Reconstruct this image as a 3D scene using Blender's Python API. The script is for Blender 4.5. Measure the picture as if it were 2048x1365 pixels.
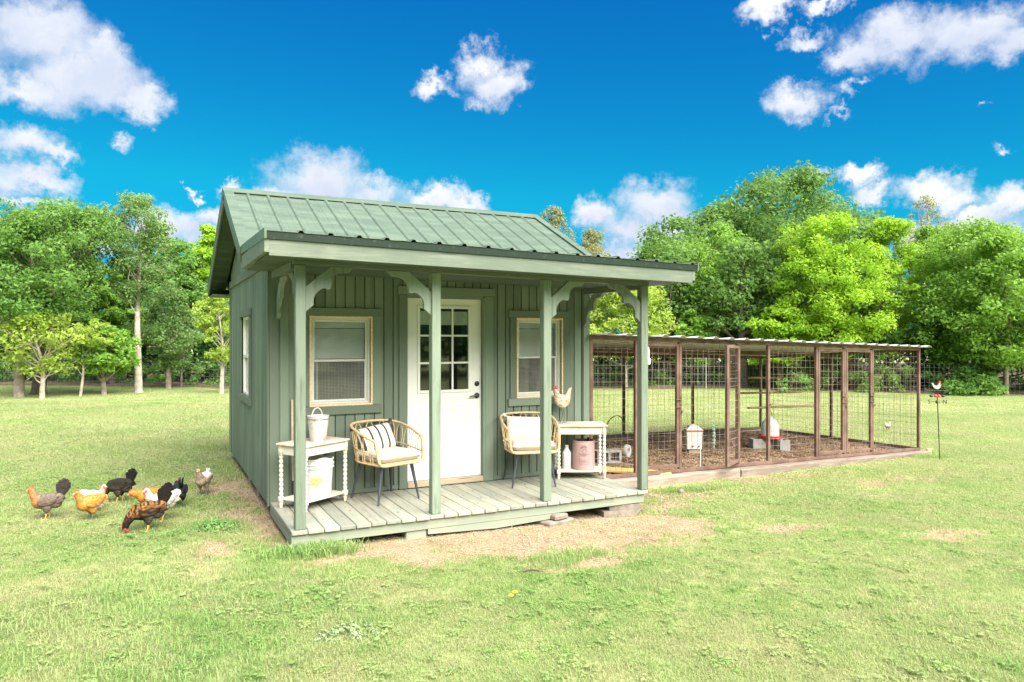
import bpy, math, random
import numpy as np
from mathutils import Matrix, Vector

for _o in list(bpy.data.objects):
    bpy.data.objects.remove(_o)
S = bpy.context.scene
COL = S.collection
RNG = np.random.default_rng(7)
random.seed(7)
R = math.radians

# ------------------------------------------------------------------ camera
CAM = (-1.0647, -7.5745, 1.6544)
YAW = R(26.625)
FPX, PY0 = 1438.0, 676.1            # focal length and horizon row for a 2048 x 1365 frame
cd = bpy.data.cameras.new('camera')
cam = bpy.data.objects.new('camera', cd)
COL.objects.link(cam)
cam.location = CAM
cam.rotation_euler = (R(90), 0, -YAW)
cd.sensor_width = 36.0
cd.lens = 36.0 * FPX / 2048.0
cd.shift_y = (PY0 - 682.5) / 2048.0
cd.clip_start, cd.clip_end = 0.05, 3000
S.camera = cam

# ------------------------------------------------------------------ world, sun, exposure
SUN_AZ, SUN_EL = R(170), R(50)
SKY_STRENGTH = 0.05
SKY_G, SKY_B = 0.297, 1.07
CLOUD_LEVEL = 0.225
sun_dir = Vector((math.sin(SUN_AZ) * math.cos(SUN_EL), math.cos(SUN_AZ) * math.cos(SUN_EL), math.sin(SUN_EL)))
sl = bpy.data.lights.new('sun', 'SUN')
sl.energy = 3.2
sl.angle = R(62)
sl.color = (1.0, 0.94, 0.86)
so = bpy.data.objects.new('sun', sl)
COL.objects.link(so)
so.location = (8, -10, 15)
so.rotation_euler = (-sun_dir).to_track_quat('-Z', 'Y').to_euler()
S.view_settings.view_transform = 'Standard'
S.view_settings.look = 'None'
S.view_settings.exposure = 2.3
S.view_settings.gamma = 1.0
S.view_settings.use_curve_mapping = False
S.cycles.max_bounces = 6
S.cycles.transparent_max_bounces = 12
S.cycles.use_denoising = True


def pix_dir(u, v):
    r, up = (u - 1024) / FPX, (PY0 - v) / FPX
    s, c = math.sin(YAW), math.cos(YAW)
    return Vector((s + r * c, c - r * s, up))


def build_world():
    w = bpy.data.worlds.new('World')
    S.world = w
    w.use_nodes = True
    w.cycles.sampling_method = 'MANUAL'
    w.cycles.sample_map_resolution = 512
    nt = w.node_tree
    N, L = nt.nodes, nt.links
    N.clear()
    out = N.new('ShaderNodeOutputWorld')
    bg = N.new('ShaderNodeBackground')
    bg.inputs['Strength'].default_value = SKY_STRENGTH
    L.new(bg.outputs[0], out.inputs[0])
    sky = N.new('ShaderNodeTexSky')
    sky.sky_type = 'NISHITA'
    sky.sun_disc = False
    sky.sun_elevation = SUN_EL
    sky.sun_rotation = SUN_AZ
    sky.air_density, sky.dust_density, sky.ozone_density = 1.0, 0.3, 2.0
    geo = N.new('ShaderNodeTexCoord')
    sep = N.new('ShaderNodeSeparateXYZ')
    L.new(geo.outputs['Generated'], sep.inputs[0])

    def math_(op, a, b=None, clamp=False):
        n = N.new('ShaderNodeMath')
        n.operation = op
        n.use_clamp = clamp
        for i, x in enumerate((a, b)):
            if x is None:
                continue
            if isinstance(x, (int, float)):
                n.inputs[i].default_value = x
            else:
                L.new(x, n.inputs[i])
        return n.outputs[0]
    # the photograph's saturated blue: green falls off faster than blue towards the zenith
    sc_ = N.new('ShaderNodeSeparateColor')
    L.new(sky.outputs[0], sc_.inputs[0])
    g_ = math_('MULTIPLY', math_('POWER', sc_.outputs[1], 1.3), SKY_G)
    b_ = math_('MULTIPLY', math_('POWER', sc_.outputs[2], 0.6), SKY_B)
    tint = N.new('ShaderNodeCombineColor')
    g_ = math_('MINIMUM', g_, math_('MULTIPLY', b_, 0.60))
    L.new(math_('MULTIPLY', g_, 0.02), tint.inputs[0])
    L.new(g_, tint.inputs[1])
    L.new(b_, tint.inputs[2])
    az = math_('ARCTAN2', sep.outputs[0], sep.outputs[1])
    el = math_('ARCSINE', sep.outputs[2])

    def noise(scale, detail, rough, off=0.0):
        n = N.new('ShaderNodeTexNoise')
        n.inputs['Scale'].default_value = scale
        n.inputs['Detail'].default_value = detail
        n.inputs['Roughness'].default_value = rough
        v = N.new('ShaderNodeVectorMath')
        v.operation = 'ADD'
        L.new(geo.outputs['Generated'], v.inputs[0])
        v.inputs[1].default_value = (off, off * 0.7, -off)
        L.new(v.outputs[0], n.inputs['Vector'])
        return n.outputs[0]
    fbm = noise(13.0, 8.0, 0.62)
    fbm2 = noise(8.0, 5.0, 0.55, 3.0)
    # ragged outlines: the coordinates are bent by noise before the clouds are measured
    w1, w2 = noise(22.0, 7.0, 0.66, 1.3), noise(22.0, 7.0, 0.66, 5.1)
    w3, w4 = noise(70.0, 3.0, 0.6, 2.2), noise(70.0, 3.0, 0.6, 7.7)

    def warp(a, big, small):
        return math_('ADD', a, math_('ADD', math_('MULTIPLY', math_('SUBTRACT', big, 0.5), 0.080), math_('MULTIPLY', math_('SUBTRACT', small, 0.5), 0.016)))
    az0, el0 = az, el
    az, el = warp(az, w1, w3), warp(el, w2, w4)
    # clouds in view: centre, half width, half height in pixels of the photograph
    blobs = [(70, 60, 130, 85), (170, 150, 150, 70), (285, 205, 65, 36), (40, 175, 150, 50), (215, 110, 50, 55), (-120, 120, 160, 90),
             (40, 280, 90, 45), (110, 305, 50, 25), (80, 355, 75, 34), (-40, 350, 90, 50), (237, 286, 32, 24), (60, 405, 70, 14),
             (955, 130, 58, 44), (985, 165, 75, 40), (880, 178, 52, 24), (945, 200, 45, 18), (1040, 165, 25, 25),
             (640, 365, 110, 62), (755, 385, 100, 45), (860, 400, 90, 30), (930, 412, 60, 22), (560, 395, 60, 30), (470, 385, 40, 14), (430, 430, 60, 30),
             (1310, 415, 88, 58), (1265, 460, 90, 45), (1185, 430, 45, 36), (1340, 470, 80, 60), (220, 440, 60, 22), (390, 382, 18, 8),
             (1800, 70, 130, 62), (1930, 70, 130, 58), (1700, 105, 75, 34), (1620, 75, 45, 22), (2040, 85, 90, 45), (1960, 50, 90, 30),
             (1590, 205, 62, 36), (1600, 240, 35, 22), (1570, 205, 55, 14), (1665, 238, 38, 12), (1690, 190, 22, 22), (1715, 172, 18, 10),
             (1545, 15, 60, 24), (1640, 15, 52, 20), (1690, 5, 40, 18), (1530, 60, 26, 9), (1978, 215, 24, 12), (2028, 293, 30, 14),
             (1865, 370, 75, 40), (1900, 390, 40, 30), (2020, 405, 70, 46), (1950, 430, 70, 26), (1720, 350, 45, 22), (1740, 385, 45, 26), (1620, 355, 50, 14),
             (120, 475, 190, 34), (330, 455, 110, 40), (440, 480, 80, 40), (1900, 470, 190, 44), (1230, 520, 120, 40), (600, 480, 150, 40), (900, 500, 200, 40)]

    def field(dv, after=0.0):
        # each step feeds the running minimum through an (ignored) third axis, so the chain is evaluated in order
        a_, e_ = (az, el) if not dv else (math_('ADD', az, dv[0]), math_('ADD', el, dv[1]))
        acc, chain = None, after
        for (u, v, hw, hh) in blobs:
            d = pix_dir(u, v).normalized()
            azc, elc = math.atan2(d.x, d.y), math.asin(d.z)
            k = 1 / FPX * math.cos(math.atan((u - 1024) / FPX))
            cb = N.new('ShaderNodeCombineXYZ')
            L.new(a_, cb.inputs[0])
            L.new(e_, cb.inputs[1])
            if not isinstance(chain, float): L.new(chain, cb.inputs[2])
            m = N.new('ShaderNodeMapping')
            m.vector_type = 'TEXTURE'
            L.new(cb.outputs[0], m.inputs['Vector'])
            m.inputs['Location'].default_value = (azc, elc, 0)
            m.inputs['Scale'].default_value = (hw * k * 1.12, hh * k * 1.12, 1e7)
            ln = N.new('ShaderNodeVectorMath')
            ln.operation = 'LENGTH'
            L.new(m.outputs[0], ln.inputs[0])
            if acc is None:
                acc = ln.outputs['Value']
            elif hw * hh < 900:                     # thin scraps stay half transparent
                sm = N.new('ShaderNodeMath')
                sm.operation = 'SMOOTH_MIN'
                L.new(acc, sm.inputs[0])
                L.new(math_('ADD', math_('MULTIPLY', ln.outputs['Value'], 0.75), 0.42), sm.inputs[1])
                sm.inputs[2].default_value = 0.2
                acc = sm.outputs[0]
            else:
                sm = N.new('ShaderNodeMath')
                sm.operation = 'SMOOTH_MIN'
                L.new(acc, sm.inputs[0])
                L.new(ln.outputs['Value'], sm.inputs[1])
                sm.inputs[2].default_value = 0.25
                acc = sm.outputs[0]
            chain = acc
        return math_('SUBTRACT', 1.0, acc)
    f0 = field(None)
    f1 = field((0.006, 0.022), f0)

    def ramp(x, lo, hi):
        m = N.new('ShaderNodeMapRange')
        m.interpolation_type = 'SMOOTHSTEP'
        m.inputs['From Min'].default_value = lo
        m.inputs['From Max'].default_value = hi
        L.new(x, m.inputs['Value'])
        return m.outputs[0]
    rough = math_('MULTIPLY', math_('SUBTRACT', fbm, 0.5), 1.5)
    dens = math_('ADD', f0, rough)
    charted = ramp(dens, 0.0, 0.80)
    # elsewhere
    fwd = N.new('ShaderNodeVectorMath')
    fwd.operation = 'DOT_PRODUCT'
    L.new(geo.outputs['Generated'], fwd.inputs[0])
    fwd.inputs[1].default_value = (math.sin(YAW), math.cos(YAW), 0)
    behind = ramp(math_('MULTIPLY', fwd.outputs['Value'], -1.0), -0.72, -0.45)
    gen = ramp(math_('ADD', fbm2, math_('MULTIPLY', math_('SUBTRACT', fbm, 0.5), 0.5)), 0.46, 0.60)
    cover = math_('MAXIMUM', charted, math_('MULTIPLY', gen, behind))
    # cloud body: white crowns, lavender-grey bases
    shade = math_('ADD', math_('MULTIPLY', f1, 0.55), math_('MULTIPLY', math_('SUBTRACT', fbm2, 0.5), 1.6))
    shade = ramp(math_('ADD', shade, math_('MULTIPLY', math_('SUBTRACT', fbm, 0.5), 1.0)), -0.45, 0.65)
    cc = N.new('ShaderNodeMix')
    cc.data_type = 'RGBA'
    L.new(shade, cc.inputs[0])
    k = CLOUD_LEVEL / SKY_STRENGTH
    cc.inputs[6].default_value = (1.0 * k, 1.0 * k, 1.0 * k, 1)
    cc.inputs[7].default_value = (0.64 * k, 0.71 * k, 0.86 * k, 1)
    mx = N.new('ShaderNodeMix')
    mx.data_type = 'RGBA'
    L.new(cover, mx.inputs[0])
    L.new(tint.outputs[0], mx.inputs[6])
    L.new(cc.outputs[2], mx.inputs[7])
    L.new(mx.outputs[2], bg.inputs['Color'])




build_world()

# ------------------------------------------------------------------ helpers
def tag(o, label=None, cat=None, group=None, kind=None):
    if label: o['label'] = label
    if cat: o['category'] = cat
    if group: o['group'] = group
    if kind: o['kind'] = kind
    return o


def thing(name, label, cat, loc=(0, 0, 0), rz=0.0, group=None):
    o = bpy.data.objects.new(name, None)
    o.empty_display_size = 0.1
    COL.objects.link(o)
    o.location = loc
    o.rotation_euler = (0, 0, rz)
    return tag(o, label, cat, group)


class MB:
    """collects shapes into one mesh"""

    def __init__(self):
        self.v, self.f, self.m = [], [], []

    def add(self, vs, fs, mi=0):
        b = len(self.v)
        self.v.extend([tuple(p) for p in vs])
        self.f.extend([tuple(i + b for i in f) for f in fs])
        self.m.extend([mi] * len(fs))
        return self

    def box(self, c, s, rot=None, bev=0.0, mi=0):
        hx, hy, hz = s[0] / 2, s[1] / 2, s[2] / 2
        if bev <= 0:
            vs = [(x * hx, y * hy, z * hz) for x in (-1, 1) for y in (-1, 1) for z in (-1, 1)]
            fs = [(0, 1, 3, 2), (4, 6, 7, 5), (0, 4, 5, 1), (2, 3, 7, 6), (0, 2, 6, 4), (1, 5, 7, 3)]
        else:
            b = min(bev, hx * .49, hy * .49, hz * .49)
            vs, idx = [], {}
            for x in (-1, 1):
                for y in (-1, 1):
                    for z in (-1, 1):
                        idx[x, y, z] = len(vs)
                        vs += [(x * hx, y * (hy - b), z * (hz - b)), (x * (hx - b), y * hy, z * (hz - b)), (x * (hx - b), y * (hy - b), z * hz)]
            I = lambda x, y, z, k: idx[x, y, z] + k
            fs = []
            for s_ in (-1, 1):
                q = [(-1, -1), (1, -1), (1, 1), (-1, 1)]
                if s_ < 0: q = q[::-1]
                fs.append(tuple(I(s_, a, b_, 0) for a, b_ in q))
                fs.append(tuple(I(b_, s_, a, 1) for a, b_ in q))
                fs.append(tuple(I(a, b_, s_, 2) for a, b_ in q))
            for a in (-1, 1):
                for c_ in (-1, 1):
                    fl = (lambda t: t if a * c_ > 0 else t[::-1])
                    fs.append(fl((I(a, c_, -1, 0), I(a, c_, -1, 1), I(a, c_, 1, 1), I(a, c_, 1, 0))))
                    fs.append(fl((I(-1, a, c_, 1), I(-1, a, c_, 2), I(1, a, c_, 2), I(1, a, c_, 1))))
                    fs.append(fl((I(c_, -1, a, 2), I(c_, -1, a, 0), I(c_, 1, a, 0), I(c_, 1, a, 2))))
            for (x, y, z), i in idx.items():
                fs.append((i, i + 1, i + 2) if x * y * z > 0 else (i + 2, i + 1, i))
        if rot is not None:
            M = rot if isinstance(rot, Matrix) else Matrix.Rotation(rot, 3, 'Z')
            vs = [M @ Vector(p) for p in vs]
        return self.add([(p[0] + c[0], p[1] + c[1], p[2] + c[2]) for p in vs], fs, mi)

    def bx(self, x0, x1, y0, y1, z0, z1, bev=0.0, mi=0):
        return self.box(((x0 + x1) / 2, (y0 + y1) / 2, (z0 + z1) / 2), (abs(x1 - x0), abs(y1 - y0), abs(z1 - z0)), None, bev, mi)

    def tube(self, pts, r, n=8, closed=False, mi=0):
        pts = [Vector(p) for p in pts]
        k = len(pts)
        rs = list(r) if hasattr(r, '__len__') else [r] * k
        nrm = None
        rings = []
        for i, p in enumerate(pts):
            a = pts[(i - 1) % k] if (closed or i > 0) else p
            b = pts[(i + 1) % k] if (closed or i < k - 1) else p
            t = (b - a)
            t = t.normalized() if t.length > 1e-9 else Vector((0, 0, 1))
            if nrm is None:
                nrm = t.orthogonal().normalized()
            nrm = nrm - t * nrm.dot(t)
            nrm = nrm.normalized() if nrm.length > 1e-6 else t.orthogonal().normalized()
            bn = t.cross(nrm)
            rings.append([p + (nrm * math.cos(2 * math.pi * j / n) + bn * math.sin(2 * math.pi * j / n)) * rs[i] for j in range(n)])
        vs = [q for ring in rings for q in ring]
        fs = []
        for i in range(k if closed else k - 1):
            i2 = (i + 1) % k
            for j in range(n):
                j2 = (j + 1) % n
                fs.append((i * n + j, i * n + j2, i2 * n + j2, i2 * n + j))
        if not closed:
            fs.append(tuple(range(n))[::-1])
            fs.append(tuple((k - 1) * n + j for j in range(n)))
        return self.add(vs, fs, mi)

    def lathe(self, prof, n=16, c=(0, 0, 0), M=None, mi=0, cap=True):
        vs, fs = [], []
        for (r_, z) in prof:
            for j in range(n):
                a = 2 * math.pi * j / n
                p = Vector((r_ * math.cos(a), r_ * math.sin(a), z))
                if M is not None: p = M @ p
                vs.append((p[0] + c[0], p[1] + c[1], p[2] + c[2]))
        k = len(prof)
        for i in range(k - 1):
            for j in range(n):
                j2 = (j + 1) % n
                fs.append((i * n + j, i * n + j2, (i + 1) * n + j2, (i + 1) * n + j))
        if cap:
            fs.append(tuple(range(n))[::-1])
            fs.append(tuple((k - 1) * n + j for j in range(n)))
        return self.add(vs, fs, mi)

    def prism(self, poly, o, ux, uy, t, mi=0):
        """poly (a,b) in the plane o + a*ux + b*uy, thickened by t along ux x uy, centred"""
        o, ux, uy = Vector(o), Vector(ux), Vector(uy)
        nz = ux.cross(uy).normalized()
        n = len(poly)
        vs = [o + ux * a + uy * b - nz * t / 2 for a, b in poly] + [o + ux * a + uy * b + nz * t / 2 for a, b in poly]
        fs = [tuple(range(n))[::-1], tuple(range(n, 2 * n))]
        fs += [(i, (i + 1) % n, n + (i + 1) % n, n + i) for i in range(n)]
        return self.add(vs, fs, mi)

    def ball(self, c, r, M=None, nu=12, nv=8, mi=0):
        rx, ry, rz = r if hasattr(r, '__len__') else (r, r, r)
        vs, fs = [], []
        for i in range(1, nv):
            t = math.pi * i / nv
            for j in range(nu):
                a = 2 * math.pi * j / nu
                vs.append((rx * math.sin(t) * math.cos(a), ry * math.sin(t) * math.sin(a), rz * math.cos(t)))
        top, bot = len(vs), len(vs) + 1
        vs += [(0, 0, rz), (0, 0, -rz)]
        for i in range(nv - 2):
            for j in range(nu):
                j2 = (j + 1) % nu
                fs.append((i * nu + j, (i + 1) * nu + j, (i + 1) * nu + j2, i * nu + j2))
        for j in range(nu):
            j2 = (j + 1) % nu
            fs.append((top, j, j2))
            fs.append((bot, (nv - 2) * nu + j2, (nv - 2) * nu + j))
        out = []
        for p in vs:
            p = Vector(p)
            if M is not None: p = M @ p
            out.append((p[0] + c[0], p[1] + c[1], p[2] + c[2]))
        return self.add(out, fs, mi)

    def mesh(self, name, mats, smooth=None):
        me = bpy.data.meshes.new(name)
        me.from_pydata(self.v, [], self.f)
        for m in (mats if isinstance(mats, (list, tuple)) else [mats]):
            me.materials.append(m)
        if any(self.m):
            me.polygons.foreach_set('material_index', self.m)
        if smooth is not None:
            me.polygons.foreach_set('use_smooth', [True] * len(self.f))
            if smooth < 179:
                me.set_sharp_from_angle(angle=R(smooth))
        me.update()
        return me

    def build(self, name, mats, parent=None, loc=(0, 0, 0), rot=(0, 0, 0), smooth=None):
        return link(name, self.mesh(name, mats, smooth), parent, loc, rot)


def link(name, me, parent=None, loc=(0, 0, 0), rot=(0, 0, 0)):
    o = bpy.data.objects.new(name, me)
    COL.objects.link(o)
    o.parent = parent
    o.location = loc
    o.rotation_euler = rot
    return o


def neg(v):
    return (-v[0], -v[1], -v[2])


def copy_tree(o, parent=None):
    c = o.copy()
    COL.objects.link(c)
    c.parent = parent
    for ch in list(o.children):
        copy_tree(ch, c)
    return c


def np_mesh(name, V, F, mat, smooth=False, cols=None):
    """fast mesh from arrays; F is (n, k)"""
    me = bpy.data.meshes.new(name)
    V = np.asarray(V, np.float32)
    F = np.asarray(F, np.int32)
    me.vertices.add(len(V))
    me.vertices.foreach_set('co', V.ravel())
    k = F.shape[1]
    me.loops.add(F.size)
    me.loops.foreach_set('vertex_index', F.ravel())
    me.polygons.add(len(F))
    me.polygons.foreach_set('loop_start', np.arange(0, F.size, k, dtype=np.int32))
    me.polygons.foreach_set('loop_total', np.full(len(F), k, np.int32))
    if smooth:
        me.polygons.foreach_set('use_smooth', np.ones(len(F), bool))
    me.materials.append(mat)
    me.update(calc_edges=True)
    if cols is not None:
        a = me.color_attributes.new('tone', 'FLOAT_COLOR', 'POINT')
        c4 = np.ones((len(V), 4), np.float32)
        c4[:, :3] = cols
        a.data.foreach_set('color', c4.ravel())
    return me


def text_mesh(s, size, extrude=0.0):
    cu = bpy.data.curves.new('txt', 'FONT')
    cu.body = s
    cu.size = size
    cu.extrude = extrude
    cu.align_x, cu.align_y = 'CENTER', 'CENTER'
    cu.resolution_u = 3
    o = bpy.data.objects.new('txt', cu)
    COL.objects.link(o)
    bpy.context.view_layer.update()
    dg = bpy.context.evaluated_depsgraph_get()
    me = bpy.data.meshes.new_from_object(o.evaluated_get(dg))
    vs = [tuple(v.co) for v in me.vertices]
    fs = [tuple(p.vertices) for p in me.polygons]
    bpy.data.objects.remove(o)
    return vs, fs


# ------------------------------------------------------------------ materials
class NT:
    def __init__(self, name):
        self.mat = bpy.data.materials.new(name)
        self.mat.use_nodes = True
        self.t = self.mat.node_tree
        self.N, self.L = self.t.nodes, self.t.links
        self.b = self.N['Principled BSDF']
        self.out = self.N['Material Output']
        self.tc = self.N.new('ShaderNodeTexCoord')

    def set(self, node, key, x):
        if x is None: return
        if isinstance(x, bpy.types.NodeSocket):
            self.L.new(x, node.inputs[key])
        else:
            if isinstance(x, (tuple, list)) and len(x) == 3 and node.inputs[key].type == 'RGBA':
                x = (*x, 1)
            node.inputs[key].default_value = x

    def node(self, typ, out=0, props=None, **kw):
        n = self.N.new('ShaderNode' + typ)
        for a, b in (props or {}).items(): setattr(n, a, b)
        for a, b in kw.items(): self.set(n, a.replace('_', ' '), b)
        return n.outputs[out]

    def math(self, op, a, b=0.0, clamp=False):
        n = self.N.new('ShaderNodeMath')
        n.operation, n.use_clamp = op, clamp
        self.set(n, 0, a)
        self.set(n, 1, b)
        return n.outputs[0]

    def mapped(self, scale=(1, 1, 1), src='Object', loc=(0, 0, 0)):
        v = self.tc.outputs[src]
        return self.node('Mapping', Vector=v, Scale=scale, Location=loc)

    def noise(self, scale=5, detail=4, rough=.55, stretch=(1, 1, 1), src='Object', dist=0.0, loc=(0, 0, 0)):
        return self.node('TexNoise', Vector=self.mapped(stretch, src, loc), Scale=scale, Detail=detail, Roughness=rough, Distortion=dist)

    def mix(self, fac, a, b, blend='MIX'):
        n = self.N.new('ShaderNodeMix')
        n.data_type, n.blend_type = 'RGBA', blend
        self.set(n, 0, fac)
        self.set(n, 6, a)
        self.set(n, 7, b)
        return n.outputs[2]

    def ramp(self, x, lo, hi, a=0.0, b=1.0):
        n = self.N.new('ShaderNodeMapRange')
        n.interpolation_type = 'SMOOTHSTEP'
        self.set(n, 'Value', x)
        for k, v in (('From Min', lo), ('From Max', hi), ('To Min', a), ('To Max', b)): n.inputs[k].default_value = v
        return n.outputs[0]

    def rand(self):
        return self.node('ObjectInfo', 'Random')

    def bump(self, h, strength=.3, dist=.01):
        n = self.N.new('ShaderNodeBump')
        n.inputs['Strength'].default_value = strength
        n.inputs['Distance'].default_value = dist
        self.L.new(h, n.inputs['Height'])
        self.L.new(n.outputs[0], self.b.inputs['Normal'])

    def done(self, color=None, rough=.6, metal=0.0, spec=None, **kw):
        self.set(self.b, 'Base Color', color)
        self.set(self.b, 'Roughness', rough)
        self.set(self.b, 'Metallic', metal)
        if spec is not None: self.set(self.b, 'Specular IOR Level', spec)
        for a, b in kw.items(): self.set(self.b, a.replace('_', ' '), b)
        return self.mat


def plain(name, col, rough=.6, metal=0.0, var=.12, scale=9, bump=.15, spec=None):
    t = NT(name)
    n = t.noise(scale, 5, .6)
    c = t.mix(t.ramp(n, .3, .7), tuple(x * (1 - var) for x in col), tuple(min(1, x * (1 + var)) for x in col))
    t.bump(t.noise(scale * 8, 3, .6), bump, .003)
    return t.done(c, rough, metal, spec)


def paintwood(name, base, worn, axis, wear=.5, rough=.65, streak=None, sscale=.9):
    """painted timber: grain runs along the axis; paint thins to a paler wood tone along the grain"""
    st = [14, 14, 14]
    st['xyz'.index(axis)] = .9
    t = NT(name)
    g1 = t.noise(3.0, 8, .68, st, dist=.6)
    g2 = t.noise(1.1, 4, .6, [x * .35 for x in st])
    blot = t.noise(1.7, 4, .6)
    fac = t.ramp(t.math('ADD', t.math('MULTIPLY', g1, .6), t.math('MULTIPLY', blot, .4)), .62 - wear * .3, .86 - wear * .3)
    c = t.mix(fac, base, worn)
    c = t.mix(t.ramp(g2, .52, .75, 0, .35), c, tuple(x * .72 for x in base))
    if streak:
        sn = t.noise(2.2, 6, .7, [x * sscale for x in st], loc=(3, 1, 2))
        c = t.mix(t.ramp(sn, .5, .68, 0, .75) if sscale > .5 else t.math('MULTIPLY', t.ramp(sn, .40, .60, 0, .85), t.ramp(g1, .25, .65, .35, 1)), c, streak)
    v = t.rand()
    hs = t.N.new('ShaderNodeHueSaturation')
    t.L.new(c, hs.inputs['Color'])
    t.L.new(t.ramp(v, 0, 1, .82, 1.18), hs.inputs['Value'])
    knots = t.node('TexVoronoi', Vector=t.mapped([x * .11 for x in st]), Scale=5.0)
    c = t.mix(t.ramp(knots, .035, .06, .6, 0), hs.outputs[0], (.05, .05, .035))
    t.bump(g1, .35, .004)
    return t.done(c, rough)


M = {}
GREEN, GREEN_WORN = (.128, .164, .119), (.192, .217, .168)
for ax in 'xyz':
    M['paint_' + ax] = paintwood('green_paint_' + ax, GREEN, GREEN_WORN, ax, .35)
    M['trim_' + ax] = paintwood('pale_green_trim_' + ax, (.100, .130, .092), (.165, .186, .138), ax, .6)
M['post_z'] = paintwood('post_paint', (.160, .202, .147), (.222, .256, .196), 'z', .5, streak=(.085, .110, .078))
M['side'] = paintwood('weathered_side_paint', (.138, .182, .133), (.22, .25, .19), 'z', .5, streak=(.050, .072, .058), sscale=.16)
M['deck_y'] = paintwood('worn_deck_paint', (.235, .255, .205), (.36, .315, .235), 'y', .6, .75, streak=(.17, .165, .13))
M['deck_x'] = paintwood('worn_rim_paint', (.190, .215, .162), (.28, .265, .20), 'x', .55, .75)
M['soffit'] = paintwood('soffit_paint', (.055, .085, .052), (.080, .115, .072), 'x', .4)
M['raw_x'] = paintwood('bare_timber', (.38, .31, .21), (.48, .40, .29), 'x', .5, .8)
M['tie'] = paintwood('weathered_tie', (.21, .165, .13), (.31, .26, .21), 'x', .55, .9, streak=(.13, .09, .065))
M['orange_board'] = paintwood('yellow_board', (.56, .36, .12), (.66, .45, .19), 'x', .5, .8)
M['shabby'] = None


def roof_mat(name, base, rough=.38, spec=.5):
    t = NT(name)
    n = t.noise(1.6, 6, .65, (1, 4, 4))
    d = t.noise(24, 4, .6)
    c = t.mix(t.ramp(n, .35, .7), tuple(x * .88 for x in base), tuple(x * 1.1 for x in base))
    c = t.mix(t.ramp(d, .58, .75, 0, .25), c, (.19, .23, .175))
    return t.done(c, t.ramp(n, .3, .7, rough - .06, rough + .1), 0, spec)


M['roof'] = roof_mat('green_metal_roof', (.104, .144, .100))
M['roof_dark'] = roof_mat('dark_green_metal', (.010, .024, .013), .6, .25)
M['galv'] = roof_mat('pale_metal_roof', (.60, .61, .60), .4)
M['white'] = plain('white_paint', (.70, .695, .655), .4, var=.03, scale=3, bump=.04)
M['vinyl'] = plain('white_vinyl', (.82, .80, .73), .35, var=.03, bump=.03)
M['blind'] = plain('blind_slat', (.88, .88, .83), .5, var=.03, bump=.03)
M['bead'] = plain('wood_bead', (.80, .58, .35), .5, var=.2, scale=60)
M['wire'] = plain('galvanised_wire', (.50, .49, .46), .45, .0, .1)
M['black'] = plain('black_metal', (.025, .027, .03), .45, 0, .2)
M['leg'] = plain('charcoal_leg', (.045, .052, .065), .45, 0, .2)
M['bronze'] = plain('dark_bronze', (.05, .045, .04), .35, .8, .2)
M['rattan'] = plain('rattan', (.56, .39, .215), .5, 0, .2, 40, .3)
M['cushion'] = plain('cream_fabric', (.56, .52, .44), .95, 0, .05, 14, .4)
M['white_fabric'] = plain('white_fabric', (.60, .57, .51), .95, 0, .06, 14, .5)
M['tassel'] = plain('dark_yarn', (.045, .04, .04), .95, 0, .3, 60, .6)
M['tassel_pale'] = plain('pale_yarn', (.62, .58, .50), .95, 0, .2, 60, .6)
M['pail'] = plain('white_plastic', (.64, .64, .63), .4, 0, .02, 4, .02)
M['grey_print'] = plain('grey_print', (.50, .52, .54), .6)
M['yellow_label'] = plain('yellow_label', (.72, .46, .14), .6)
M['pink'] = plain('pink_tin', (.45, .28, .27), .5, 0, .08, 6, .08)
M['pink_dark'] = plain('rose_print', (.26, .16, .165), .6)
M['stone'] = plain('concrete', (.36, .34, .315), .9, 0, .18, 12, .5)
M['rock'] = plain('pale_stone', (.20, .17, .135), .9, 0, .25, 12, .5)
M['red'] = plain('red_plastic', (.62, .05, .03), .4, 0, .1)
M['redcomb'] = plain('red_comb', (.55, .06, .04), .6, 0, .2, 60)
M['horn'] = plain('beak_horn', (.50, .36, .16), .5, 0, .2, 60)
M['yleg'] = plain('yellow_scale', (.60, .36, .10), .6, 0, .2, 80, .4)
M['gleg'] = plain('grey_scale', (.12, .13, .14), .6, 0, .2, 80, .4)
M['bark_grey'] = plain('grey_bark', (.23, .19, .15), .95, 0, .35, 7, .8)
M['bark_dark'] = plain('dark_bark', (.10, .08, .062), .95, 0, .35, 7, .8)
M['bark_pale'] = plain('pale_bark', (.36, .31, .25), .95, 0, .3, 7, .7)
M['tpost'] = plain('fence_post_green', (.06, .08, .06), .7, 0, .2)
M['mint'] = plain('mint_plastic', (.42, .62, .52), .5, 0, .15, 30)
M['dandelion'] = plain('dandelion_petal', (.80, .58, .02), .7)
M['dark_inside'] = plain('dark_interior', (.06, .06, .058), .9)


def rust():
    t = NT('rusty_steel')
    n = t.noise(4, 6, .65)
    n2 = t.noise(26, 5, .7)
    c = t.mix(t.ramp(n, .35, .65), (.105, .057, .039), (.175, .106, .080))
    c = t.mix(t.ramp(n2, .55, .75, 0, .7), c, (.070, .034, .024))
    t.bump(n2, .3, .003)
    return t.done(c, .75, 0)


M['rust'] = rust()
t = NT('rusty_wire')
M['rwire'] = t.done(t.mix(t.ramp(t.noise(3, 3), .4, .6), (.150, .098, .070), (.28, .22, .175)), .6)


def shabby():
    t = NT('distressed_white_paint')
    n = t.noise(5, 7, .7, (1, 1, 2.2))
    c = t.mix(t.ramp(n, .54, .68, 0, .8), (.62, .58, .49), (.38, .275, .165))
    t.bump(n, .3, .003)
    return t.done(c, .7)


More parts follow.
